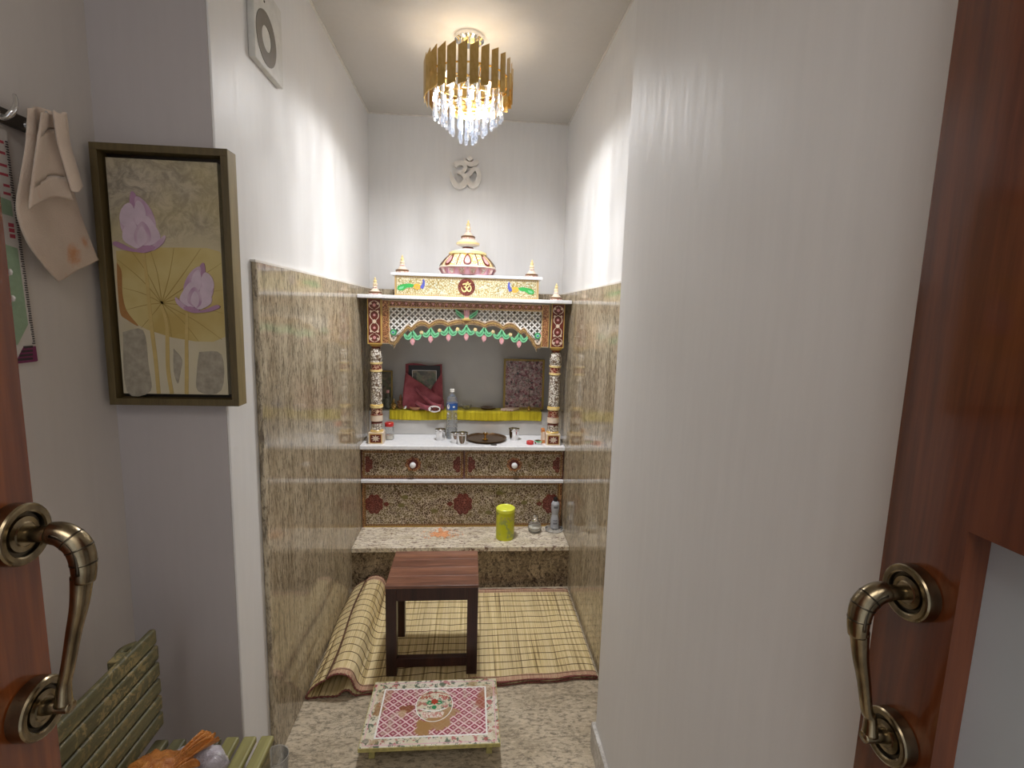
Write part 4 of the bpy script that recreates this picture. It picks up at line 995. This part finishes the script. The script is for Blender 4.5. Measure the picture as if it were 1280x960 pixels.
def strip(t0, t1):
    bo = MB(); i0 = int(NP * .56)
    def fn(s_, t_):
        i = i0 + (NP - 1 - i0) * s_; i = min(NP - 1, int(round(i))); p_ = PR_[i]; tg = PR_[min(i + 1, NP - 1)] - PR_[max(i - 1, 0)]; nrm = Vector((-tg.y, tg.x)).normalized() * -.0024
        q = mfn(i / (NP - 1), t0 + (t1 - t0) * t_); return (q[0] + nrm.x, q[1], q[2] + nrm.y)
    bo.grid(fn, NP - 1 - i0, 3, 'straw_pink'); bo.build('faded_border', mt)
strip(.004, .045); strip(.95, .995)

# ------------------------------------------------------------------ stool
ST = thing('wooden_stool', (-.139, 2.055, .016), 'square wooden stool with dark legs and reddish plank top standing on the straw mat', 'stool')
sx0, sx1, sy0, sy1, sz = -.3235, .0455, 1.908, 2.205, .4136; zf = .0190
for i, (a, b_) in enumerate(((0, .26), (.26, .50), (.50, .74), (.74, 1))):
    MB().box(sx0 - .001, sx1 + .001, sy0 - .001 + (sy1 - sy0 + .002) * a, sy0 - .001 + (sy1 - sy0 + .002) * b_ - .0006, sz - .012, sz, ['walnut'][0]).build('top_plank', ST, bevel=.0012)
for x in (sx0, sx1 - .043):
    for y in (sy0, sy1 - .043): MB().box(x, x + .043, y, y + .043, zf, sz - .0125, 'dark_wood').build('leg', ST, bevel=.0015)
ap = MB()
for y in (sy0 + .002, sy1 - .024): ap.box(sx0 + .0432, sx1 - .0432, y, y + .022, .348, sz - .0125, 'dark_wood')
for x in (sx0 + .002, sx1 - .024): ap.box(x, x + .022, sy0 + .0432, sy1 - .0432, .348, sz - .0125, 'dark_wood')
ap.build('apron', ST)
MB().box(sx0 + .0432, sx1 - .0432, sy0 + .004, sy0 + .030, .055, .094, 'dark_wood').build('stretcher', ST, bevel=.001)

# ------------------------------------------------------------------ low painted stool (chowki)
CH = thing('painted_low_stool', (-.114, 1.663, 0), 'low square stool with worn red lattice painted top, nearest thing on the floor', 'low stool')
c0, c1, d0, d1 = -.349, .121, 1.510, 1.8165
zc = .070
m = MB().box(c0, c1, d0, d1, .056, .0695, 'chowki_edge'); m.box(c0 + .002, c1 - .002, d0 + .002, d1 - .002, .0695, zc, 'chowki_border')
i0, i1, j0, j1 = c0 + .050, c1 - .048, d0 + .043, d1 - .048
m.box(i0 - .006, i1 + .006, j0 - .006, j1 + .006, zc, zc + .0003, 'white_paint'); m.box(i0, i1, j0, j1, zc + .0003, zc + .0006, 'chowki_lattice')
for a in ((c0 + .012, c1 - .012, d0 + .010, d0 + .0125), (c0 + .012, c1 - .012, d1 - .0145, d1 - .012), (c0 + .012, c0 + .0145, d0 + .010, d1 - .012), (c1 - .0145, c1 - .012, d0 + .010, d1 - .012)): m.box(*a, zc, zc + .0003, 'lilac_pink')
ox, oy = -.112, 1.688
m.prism(circle(ox, oy, .068, 48, .078), zc, zc + .0008, 'white_paint', 'xy'); m.prism(circle(ox, oy, .065, 48, .075), zc, zc + .0010, 'chowki_border', 'xy'); m.prism(circle(ox, oy, .059, 48, .068), zc, zc + .0012, 'chowki_border', 'xy')
# red lettering-like strokes over the flower, leaves, flower
z2 = zc + .0012
glyph = [[(-.052, .030), (-.044, .044)], [(-.046, .028), (-.036, .040), (-.030, .028)], [(-.034, .046), (-.026, .034)], [(-.022, .048), (-.020, .034)], [(-.026, .042), (-.014, .043)], [(.016, .049), (.015, .035)], [(.018, .042), (.028, .045), (.026, .033)], [(.034, .044), (.031, .030)], [(.036, .036), (.045, .040), (.043, .028)], [(.050, .036), (.052, .024)]]
for gq in glyph: m.ribbon([(ox + a, oy + b_) for a, b_ in gq], [.0035] * len(gq), z2, z2 + .0003, 'red', 4, 'xy')
m.ribbon([(ox - .055, oy + .046), (ox - .03, oy + .056), (ox, oy + .060), (ox + .03, oy + .056), (ox + .055, oy + .044)], [.002, .003, .003, .003, .002], z2, z2 + .0003, 'red', 4, 'xy')
m.prism(lobed(ox, oy + .015, .014, 6, .3, 36), z2, z2 + .0004, 'red', 'xy'); 
for sx in (-1, 1):
    m.ribbon([(ox + sx * .010, oy + .014), (ox + sx * .020, oy + .016), (ox + sx * .030, oy + .002)], [.004, .009, .001], z2, z2 + .0003, 'dark_green', 4, 'xy')
    m.ribbon([(ox + sx * .006, oy + .006), (ox + sx * .018, oy + .003), (ox + sx * .028, oy + .008)], [.003, .006, .001], z2, z2 + .00035, 'dark_green', 4, 'xy')
m.prism(circle(ox, oy - .012, .009, 16), z2, z2 + .0004, 'dark_green', 'xy')
m.ribbon([(ox - .050, oy - .018), (ox, oy - .030), (ox + .045, oy - .018)], [.004, .005, .004], z2, z2 + .0003, 'white_paint', 5, 'xy')
m.prism([(ox + a, oy + b_) for a, b_ in ((-.044, -.034), (.040, -.034), (.030, -.060), (-.034, -.060))], z2 - .0002, z2 + .0002, 'vine_pink', 'xy')
m.prism(circle(-.328, 1.538, .0095, 20), z2, z2 + .0008, 'grey_patch', 'xy')
m.build('painted_top', CH)
for x in (c0 + .028, c1 - .046):
    for y in (d0 + .034, d1 - .042): MB().box(x, x + .020, y, y + .02, 0, .0555, 'chowki_edge').build('foot', CH)

# ------------------------------------------------------------------ things on the low ledge
t = thing('yellow_tin', (.209, 2.715, .24), 'yellow green printed tin with bright lid on the granite ledge', 'tin')
g = MB().lathe([(.050, .000, 'yellow_tin'), (.052, .003, 'yellow_tin'), (.052, .165, 'yellow_tin')], .209, 2.715, .24, 32); g.build('body', t)
MB().lathe([(.0535, .160, 'yellow_lid'), (.0535, .176, 'yellow_lid'), (.049, .180, 'yellow_lid'), (.045, .177, 'yellow_lid'), (0, .177, 'yellow_lid')], .209, 2.715, .24, 32).build('lid', t)
g = MB()
for i in range(14): 
    a = -2.2 + i * .13; r = .0524; zz = .24 + .135 + .010 * sin(i * 2.2)
    g.add([(.209 + r * cos(a), 2.715 + r * sin(a), zz), (.209 + r * cos(a + .08), 2.715 + r * sin(a + .08), zz), (.209 + r * cos(a + .08), 2.715 + r * sin(a + .08), zz - .018), (.209 + r * cos(a), 2.715 + r * sin(a), zz - .012)], [(0, 1, 2, 3)], 'chowki_edge')
g.build('print', t)
t = thing('glass_jar', (.388, 2.79, .24), 'small round glass jar with steel neck beside the yellow tin', 'jar')
MB().lathe([(.026, 0, 'milk'), (.036, .008, 'clear'), (.041, .028, 'clear'), (.036, .048, 'clear'), (.022, .062, 'clear'), (.018, .066, 'clear')], .388, 2.79, .24, 28).build('bowl', t)
MB().lathe([(.022, .004, 'grain'), (.034, .014, 'grain'), (.037, .030, 'grain'), (0, .036, 'grain')], .388, 2.79, .24, 24).build('contents', t)
MB().lathe([(.018, .066, 'chrome'), (.021, .068, 'chrome'), (.021, .080, 'chrome'), (.016, .084, 'chrome'), (.018, .094, 'chrome'), (.011, .104, 'chrome'), (0, .106, 'chrome')], .388, 2.79, .24, 24).build('steel_cap', t)
t = thing('clear_dish', (.505, 2.805, .24), 'flat clear plastic dish on the right end of the granite ledge', 'dish')
MB().lathe([(.040, 0, 'clear'), (.052, .003, 'clear'), (.055, .012, 'milk'), (.0525, .012, 'clear'), (.048, .005, 'clear'), (0, .004, 'clear')], .505, 2.805, .24, 28).build('bowl', t)
t = thing('small_bottle', (.512, 2.829, .245), 'slim silver bottle with black cap leaning space beside the painted panel at right', 'bottle')
t['label'] = 'slim silver grey bottle with dark cap at the right end of the granite ledge'
S_ = 'steel_plastic'; M[S_] = plain('silver grey plastic', (.42, .43, .46), .25)
MB().lathe([(.023, .0, S_), (.0245, .004, S_), (.0245, .05, S_), (.019, .085, S_), (.0245, .12, S_), (.0245, .150, S_), (.017, .163, S_), (.012, .166, S_)], .512, 2.829, .246, 24).build('body', t)
MB().lathe([(.0125, .166, 'black'), (.0125, .184, 'black'), (.010, .188, 'black'), (0, .188, 'black')], .512, 2.829, .246, 20).build('cap', t)
g = MB()
for z, h in ((.128, .012), (.050, .006), (.030, .010)):
    for i in range(5):
        a = -pi / 2 - .5 + i * .2; r = .0249
        g.add([(.512 + r * cos(a), 2.829 + r * sin(a), .246 + z), (.512 + r * cos(a + .13), 2.829 + r * sin(a + .13), .246 + z), (.512 + r * cos(a + .13), 2.829 + r * sin(a + .13), .246 + z + h), (.512 + r * cos(a), 2.829 + r * sin(a), .246 + z + h)], [(0, 1, 2, 3)], 'print_dark')
g.build('print', t)
# orange powder spill
g = MB()
random.seed(4)
q = []
for i in range(40):
    a = 2 * pi * i / 40; r = .022 + .016 * mnoise.noise(Vector((cos(a) * 2, sin(a) * 2, 1))) + .030 * random.random(); q.append((-.152 + r * cos(a) * 1.3, 2.760 + r * sin(a) * .9))
g.prism(q, .2402, .2414, 'spice', 'xy')
g.ribbon([(-.150, 2.78), (-.165, 2.83), (-.158, 2.852)], [.03, .018, .006], .2402, .2410, 'spice', 4, 'xy')
for i in range(150):
    a = random.random() * 2 * pi; r = .02 + .07 * random.random() ** 1.3; x, y = -.152 + r * cos(a) * 1.4, 2.765 + r * sin(a) * .8
    g.prism(circle(x, y, .0022 + .002 * random.random(), 7), .2402, .2410, 'spice', 'xy')
o = g.build('powder_spill'); tag(o, 'orange powder spilled on the cream granite ledge below the drawers', 'powder'); o['kind'] = 'stuff'

# ------------------------------------------------------------------ things on the marble counter
ZT = .7405
def tumbler(x, y, s, label):
    t = thing('steel_tumbler', (x, y, ZT), label, 'tumbler', 'small steel tumblers on the marble counter')
    MB().lathe([(.0, .003 * s, 'steel'), (.022 * s, .002 * s, 'steel'), (.023 * s, .0, 'steel'), (.024 * s, .004 * s, 'steel'), (.030 * s, .060 * s, 'steel'), (.0315 * s, .063 * s, 'steel'), (.0315 * s, .065 * s, 'steel'), (.029 * s, .064 * s, 'steel'), (.023 * s, .006 * s, 'steel'), (0, .005 * s, 'steel')], x, y, ZT, 28).build('cup', t)
    MB().lathe([(.0295 * s, .052 * s, 'steel'), (.031 * s, .054 * s, 'steel'), (.0295 * s, .056 * s, 'steel')], x, y, ZT, 28).build('rim_band', t)
tumbler(-.1735, 2.966, 1.03, 'steel tumbler left of the clear water bottle on the marble counter')
tumbler(-.082, 2.905, .95, 'steel tumbler half hidden behind another one, in front of the water bottle')
tumbler(-.043, 2.872, 1.08, 'steel tumbler nearest the counter edge, just left of the round brass plate')
tumbler(.2685, 2.985, 1.08, 'steel tumbler right of the round brass plate on the marble counter')
# water bottle
t = thing('water_bottle', (-.108, 3.015, ZT), 'clear plastic water bottle with blue label and white cap on the marble counter', 'bottle')
pr = [(.030, 0)] + [(.0345 - .0025 * (i % 2), .008 + i * .011) for i in range(15)] + [(.0345, .176), (.033, .182), (.033, .215), (.035, .220), (.035, .232), (.030, .250), (.019, .266), (.0125, .272), (.0125, .284)]
MB().lathe([(r, z, 'clear') for r, z in pr], -.108, 3.015, ZT, 28).build('body', t)
MB().lathe([(.0142, .284, 'white_paint'), (.0142, .300, 'white_paint'), (.012, .302, 'white_paint'), (0, .302, 'white_paint')], -.108, 3.015, ZT, 22).build('cap', t)
g = MB().lathe([(.0338, .178, 'label_blue'), (.0340, .180, 'label_blue'), (.0340, .216, 'label_blue'), (.0338, .218, 'label_blue')], -.108, 3.015, ZT, 32)
for a0, a1, z_0, z_1, k in ((-2.55, -1.95, .183, .213, 0), (-1.45, -1.02, .193, .203, 1)):
    n = 10; P_ = []
    for i in range(24):
        th_ = 2 * pi * i / 24; a = (a0 + a1) / 2 + (a1 - a0) / 2 * cos(th_); z = (z_0 + z_1) / 2 + (z_1 - z_0) / 2 * sin(th_); P_.append((-.108 + .0347 * cos(a), 3.015 + .0347 * sin(a), ZT + z))
    g.add(P_, [list(range(24))], 'white_paint')
g.build('label', t)
MB().lathe([(.029, .003, 'clear'), (.031, .060, 'clear'), (0, .060, 'clear')], -.108, 3.015, ZT, 24).build('water', t)
# brass plate with small lamp
t = thing('brass_plate', (.100, 2.985, ZT), 'round darkened brass plate on the marble counter', 'plate')
MB().lathe([(.080, 0, 'old_brass'), (.112, .003, 'old_brass'), (.1225, .014, 'old_brass'), (.1235, .014, 'old_brass'), (.120, .012, 'old_brass'), (.108, .0055, 'old_brass'), (0, .0045, 'old_brass')], .100, 2.985, ZT, 48).build('dish', t)
t = thing('oil_lamp', (.094, 2.965, ZT + .006), 'small upright brass oil lamp standing on the round plate', 'oil lamp')
MB().lathe([(.016, 0, 'brass'), (.017, .003, 'brass'), (.006, .006, 'brass'), (.0055, .024, 'brass'), (.014, .032, 'brass'), (.016, .040, 'brass'), (.013, .040, 'brass'), (0, .034, 'brass')], .094, 2.965, ZT + .006, 20).build('stand', t)
MB().tube([(.094, 2.965, ZT + .038), (.094, 2.960, ZT + .052)], .003, 'white_flower', 8).build('wick', t)
# jar with red lid
t = thing('jar', (-.475, 2.975, ZT), 'small clear jar with red lid beside the left pillar foot', 'jar')
MB().lathe([(.026, 0, 'clear'), (.028, .006, 'clear'), (.028, .072, 'clear'), (.023, .082, 'clear')], -.475, 2.975, ZT, 24).build('body', t)
MB().lathe([(.0255, .004, 'grain'), (.0255, .026, 'grain'), (0, .028, 'grain')], -.475, 2.975, ZT, 20).build('contents', t)
MB().lathe([(.026, .080, 'red_plastic'), (.0265, .098, 'red_plastic'), (.024, .101, 'red_plastic'), (0, .101, 'red_plastic')], -.475, 2.975, ZT, 24).build('lid', t)
o = MB().lathe([(.020, 0, 'red_plastic'), (.0215, .002, 'red_plastic'), (.0215, .016, 'red_plastic'), (.019, .019, 'red_plastic'), (0, .018, 'red_plastic')], .356, 2.888, ZT, 24).build('bottle_cap'); tag(o, 'round red lid lying on the counter left of the right pillar', 'lid')
t = thing('trinket_box', (.405, 2.892, ZT), 'small silver and green tin pot between the red lid and right pillar', 'pot')
MB().lathe([(.019, 0, 'steel'), (.022, .004, 'steel'), (.022, .014, 'steel')], .405, 2.892, ZT, 20).build('base', t); MB().lathe([(.023, .014, 'green'), (.022, .020, 'steel'), (.012, .024, 'steel'), (0, .025, 'steel')], .405, 2.892, ZT, 20).build('lid', t)
g = MB().box(.428, .446, 2.905, 2.955, ZT, ZT + .083, 'orange_card'); g.box(.4275, .4285, 2.912, 2.948, ZT + .015, ZT + .06, 'cream'); g.box(.4295, .4445, 2.9042, 2.905, ZT + .02, ZT + .07, 'cream')
tag(g.build('incense_carton', bevel=.001), 'upright orange carton tucked behind the right pillar foot', 'carton')
tag(MB().tube(catmull([(.122, 2.852, ZT + .003), (.140, 2.846, ZT + .004), (.158, 2.850, ZT + .003)], 4), [.002, .003, .0035, .004, .004, .004, .0035, .003, .002], 'dark_metal', 8, flat=.5).build('metal_clip'), 'tiny dark metal clip lying before the round plate', 'clip')

# ------------------------------------------------------------------ rear step: yellow cloth and what stands on it
ZS = .889
def cloth_fn(s_, t_):
    x = -.492 + .940 * s_; L1 = .115 + .012 * sin(s_ * 5)
    front = 3.093 - .0015 * sin(x * 260) - .001 * sin(x * 90)
    tot = L1 + .058
    d_ = t_ * tot
    if d_ < L1: return (x, 3.097 + (L1 - d_), ZS + .0035 + .0012 * sin(x * 70 + d_ * 60))
    e_ = d_ - L1; return (x, front - .002, ZS + .003 - e_ - .003 * sin(x * 14))
o = MB().grid(cloth_fn, 220, 22, 'yellow_cloth').build('altar_cloth', solid=.003); tag(o, 'pleated yellow cloth draped over the step inside the shrine', 'cloth')
ZQ = ZS + .007
def picture(name, x0, x1, y, z0, z1, lean, fm_, pm, w, label, inner=None):
    t = thing(name, ((x0 + x1) / 2, y, z0), label, 'picture')
    mtx = Matrix.Translation((0, y, z0)) @ Matrix.Rotation(-lean, 4, 'X') @ Matrix.Translation((0, -y, -z0))
    f = MB()
    for a in ((x0, x1, z1 - w, z1), (x0, x1, z0, z0 + w), (x0, x0 + w, z0 + w, z1 - w), (x1 - w, x1, z0 + w, z1 - w)): f.box(a[0], a[1], y - .010, y + .008, a[2], a[3], fm_)
    f.xf(mtx).build('frame', t, bevel=.001)
    MB().box(x0 + w, x1 - w, y - .002, y + .004, z0 + w, z1 - w, pm).xf(mtx).build('print', t)
    return t, mtx
t, mx = picture('devotional_picture', .2085, .4685, 3.165, ZQ, 1.216, .07, 'pic_gold', 'deity_print', .013, 'gold framed colourful devotional picture leaning at the back right of the shrine')
t, mx = picture('dark_framed_picture', -.385, -.190, 3.150, ZQ, 1.165, .06, 'black', 'black', .010, 'small dark framed picture wrapped in crimson cloth at the back left of the shrine')
MB().box(-.362, -.212, 3.141, 3.148, .99, 1.135, 'white_paint').box(-.359, -.215, 3.140, 3.148, .99, 1.132, 'photo').xf(mx).build('photo', t)
# crimson cloth over its lower half
cl = thing('crimson_cloth', (-.29, 3.10, ZQ), 'crimson pink cloth wrapped round the dark framed picture, rolled end to the right', 'cloth')
def wrapL(s_, t_):   # left sweep
    top = 1.125 - .165 * s_; x = -.398 - .018 * t_ + (.235 + .02 * t_) * s_; z = top + (ZQ + .006 - top) * t_
    return (x, 3.118 - .012 * sin(s_ * 9 + t_ * 4) * .6 - .022 * t_ - .018 * sin(pi * t_) * (1 - s_), z)
MB().grid(wrapL, 30, 26, 'pink_cloth').build('left_fold', cl, solid=.003)
def wrapR(s_, t_):
    top = .975 + .150 * s_; x = -.275 + .098 * s_ + .012 * t_ * s_; z = top + (ZQ + .004 - top) * t_
    return (x, 3.128 - .006 * sin(s_ * 12 + t_ * 3) - .016 * t_, z)
MB().grid(wrapR, 26, 24, 'pink_cloth').build('right_fold', cl, solid=.003)
MB().grid(lambda s_, t_: (-.405 + .225 * s_, 3.172, ZQ + .003 + (1.168 - ZQ) * t_ + .006 * sin(s_ * 7) * t_), 10, 10, 'pink_cloth').build('back_fold', cl, solid=.003)
g = MB().tube(catmull([(-.335, 3.098, 1.03), (-.29, 3.086, .985), (-.245, 3.080, .945), (-.205, 3.076, .925), (-.178, 3.072, .917)], 6), [.006 + .0006 * i for i in range(25)], 'pink_cloth', 14, flat=.8)
g.build('diagonal_roll', cl)
g = MB().tube(catmull([(-.330, 3.080, .950), (-.290, 3.076, .925), (-.250, 3.070, .912), (-.178, 3.068, .912)], 6), [.012 + .0004 * i for i in range(19)], 'pink_cloth', 14); g.build('rolled_end', cl)
g = MB().lathe([(.021, 0, 'white_paint'), (.021, -.003, 'white_paint'), (0, -.003, 'white_paint')], -.216, 3.050, .912, 22, 'y', 1.75, 1)
g.lathe([(.015, -.003, 'maroon'), (.015, -.0045, 'maroon'), (0, -.0045, 'maroon')], -.212, 3.050, .912, 20, 'y', 1.7, .8)
for x, z in ((-.236, .905), (-.234, .920), (-.204, .912), (-.226, .912), (-.192, .916)): g.lathe([(.0042, -.0045, 'black'), (.0042, -.006, 'black'), (0, -.006, 'black')], x, 3.050, z, 10, 'y')
g.build('patterned_border', cl)
# left cluster
t = thing('gold_framed_picture', (-.535, 3.19, ZQ), 'narrow dark gold framed picture half hidden behind the left pillar', 'picture')
f = MB(); X0, X1, Z0, Z1 = -.582, -.488, ZQ, 1.125
for a in ((X0, X1, Z1 - .008, Z1), (X0, X1, Z0, Z0 + .008), (X0, X0 + .008, Z0 + .008, Z1 - .008), (X1 - .008, X1, Z0 + .008, Z1 - .008)): f.box(a[0], a[1], 3.188, 3.20, a[2], a[3], 'pic_gold')
f.build('frame', t); MB().box(X0 + .008, X1 - .008, 3.193, 3.198, Z0 + .008, Z1 - .008, 'photo').build('print', t)
t = thing('green_glass_bottle', (-.517, 3.145, ZQ), 'small pale green glass bottle beside the left pillar, back step', 'bottle')
MB().lathe([(.022, 0, 'glass_green'), (.024, .004, 'glass_green'), (.024, .055, 'glass_green'), (.012, .072, 'glass_green'), (.009, .095, 'glass_green')], -.509, 3.145, ZQ, 20).build('body', t)
MB().lathe([(.010, .095, 'pink'), (.009, .112, 'pink'), (0, .114, 'pink')], -.509, 3.145, ZQ, 16).build('stopper', t)
def idol(x, y, s, m, label, nm='brass_figurine'):
    t = thing(nm, (x, y, ZQ), label, 'figurine')
    MB().lathe([(.020 * s, 0, m), (.022 * s, .004 * s, m), (.017 * s, .010 * s, m), (.019 * s, .016 * s, m)], x, y, ZQ, 20).build('pedestal', t)
    b_ = MB().lathe([(.016 * s, .016 * s, m), (.019 * s, .024 * s, m), (.013 * s, .036 * s, m), (.014 * s, .048 * s, m), (.006 * s, .055 * s, m)], x, y, ZQ, 18, sy=.8)
    b_.lathe([(.004 * s, .054 * s, m), (.009 * s, .060 * s, m), (.009 * s, .070 * s, m), (.006 * s, .076 * s, m), (.007 * s, .080 * s, m), (0, .092 * s, m)], x, y, ZQ, 16)
    for q in (-1, 1):
        b_.tube(catmull([(x + q * .013 * s, y, ZQ + .047 * s), (x + q * .020 * s, y - .004, ZQ + .036 * s), (x + q * .012 * s, y - .012 * s, ZQ + .030 * s)], 4), .0036 * s, m, 8)
        b_.tube(catmull([(x + q * .008 * s, y - .004, ZQ + .020 * s), (x + q * .022 * s, y - .010 * s, ZQ + .019 * s), (x + q * .004 * s, y - .018 * s, ZQ + .018 * s)], 4), .0048 * s, m, 8)
    b_.build('seated_figure', t)
idol(-.432, 3.150, .98, 'skin_stone', 'small seated orange brown figurine left of the crimson cloth')
idol(-.470, 3.120, .70, 'brass', 'tiny seated brass figurine next to the green bottle on the back step')
t = thing('steel_bowl', (-.402, 3.118, ZQ), 'tiny steel bowl before the crimson cloth', 'bowl'); t['label'] = 'tiny bright steel bowl between the figurine and crimson cloth'
MB().lathe([(.012, 0, 'steel'), (.018, .012, 'steel'), (.020, .024, 'steel'), (.018, .024, 'steel'), (0, .006, 'steel')], -.402, 3.110, ZQ, 20).build('bowl', t)
t = thing('clay_bowl', (-.335, 3.06, ZQ), 'reddish brown shallow bowl at the foot of the crimson cloth', 'bowl'); t.location.y = 3.108
MB().lathe([(.020, 0, 'skin_stone'), (.034, .012, 'skin_stone'), (.038, .020, 'skin_stone'), (.035, .020, 'skin_stone'), (0, .008, 'skin_stone')], -.335, 3.100, ZQ, 24, sy=.7).build('bowl', t)
# right cluster
o = MB().lathe([(.034, 0, 'old_brass'), (.044, .004, 'old_brass'), (.049, .011, 'old_brass'), (.046, .011, 'old_brass'), (0, .005, 'old_brass')], .112, 3.160, ZQ, 30).build('brown_dish'); tag(o, 'shallow dark brown dish in the middle of the yellow cloth', 'dish')
o = MB().lathe([(.022, 0, 'clear'), (.030, .014, 'clear'), (.034, .026, 'milk'), (.032, .026, 'clear'), (0, .004, 'clear')], -.022, 3.155, ZQ, 26).build('glass_bowl'); tag(o, 'small clear glass bowl right of the water bottle on the yellow cloth', 'bowl')
g = MB(); 
g.prism([(.190, 3.104), (.265, 3.096), (.312, 3.150), (.245, 3.158)], ZQ, ZQ + .006, 'vine_pink', 'xy'); g.prism([(.192, 3.106), (.264, 3.098), (.309, 3.149), (.245, 3.156)], ZQ + .006, ZQ + .014, 'cream', 'xy'); g.prism([(.198, 3.108), (.262, 3.101), (.302, 3.147), (.246, 3.153)], ZQ + .014, ZQ + .0145, 'vine_pink', 'xy')
tag(g.build('prayer_booklet'), 'small cream patterned booklet lying on the yellow cloth before the gold picture', 'booklet')
t = thing('incense_holder', (.372, 3.130, ZQ), 'little brass incense holder with a stick before the gold framed picture', 'incense holder')
MB().lathe([(.012, 0, 'brass'), (.013, .004, 'brass'), (.008, .010, 'brass'), (.011, .020, 'brass'), (.007, .026, 'brass'), (0, .026, 'brass')], .372, 3.130, ZQ, 18).build('holder', t)
MB().tube([(.372, 3.130, ZQ + .024), (.3715, 3.128, ZQ + .150)], .0013, 'brown', 6).build('incense_stick', t)

# ------------------------------------------------------------------ light
w = bpy.data.worlds.new('hall'); scn.world = w; w.use_nodes = True
w.node_tree.nodes['Background'].inputs[0].default_value = (.90, .94, 1.0, 1); w.node_tree.nodes['Background'].inputs[1].default_value = .6
a = bpy.data.lights.new('hall_fill', 'AREA'); a.energy = 10; a.size = .8; a.color = (1, .95, .9)  # added soft fill behind the camera, not a known lamp
ao = bpy.data.objects.new('hall_fill', a); col.objects.link(ao); ao.location = (-.1, -.7, 2.6)

# ------------------------------------------------------------------ camera
fpx, yaw, pitch, roll = 631.9, .0826881619, .138531259, .028485505
cy_, sy_, cp_, sp_, cr_, sr_ = cos(yaw), sin(yaw), cos(pitch), sin(pitch), cos(roll), sin(roll)
F = Vector((sy_ * cp_, cy_ * cp_, -sp_)); Rt = Vector((cy_, -sy_, 0)); Up = Rt.cross(F)
R2 = Rt * cr_ + Up * sr_; U2 = -Rt * sr_ + Up * cr_
cam = bpy.data.cameras.new('camera'); cam.sensor_width = 36; cam.lens = fpx / 1280 * 36; cam.clip_start = .02
co = bpy.data.objects.new('camera', cam); col.objects.link(co)
mw = Matrix((( R2.x, U2.x, -F.x, 0), (R2.y, U2.y, -F.y, 0), (R2.z, U2.z, -F.z, 1.5), (0, 0, 0, 1)))
co.matrix_world = mw
scn.camera = co
vs = scn.view_settings; scn.display_settings.display_device = 'sRGB'
vs.view_transform = 'Standard'; vs.look = 'None'; vs.exposure = 0.42; vs.gamma = 1.0; vs.use_curve_mapping = False
scn.cycles.max_bounces = 10; scn.cycles.transparent_max_bounces = 24; scn.cycles.use_denoising = True; scn.cycles.sample_clamp_indirect = 4
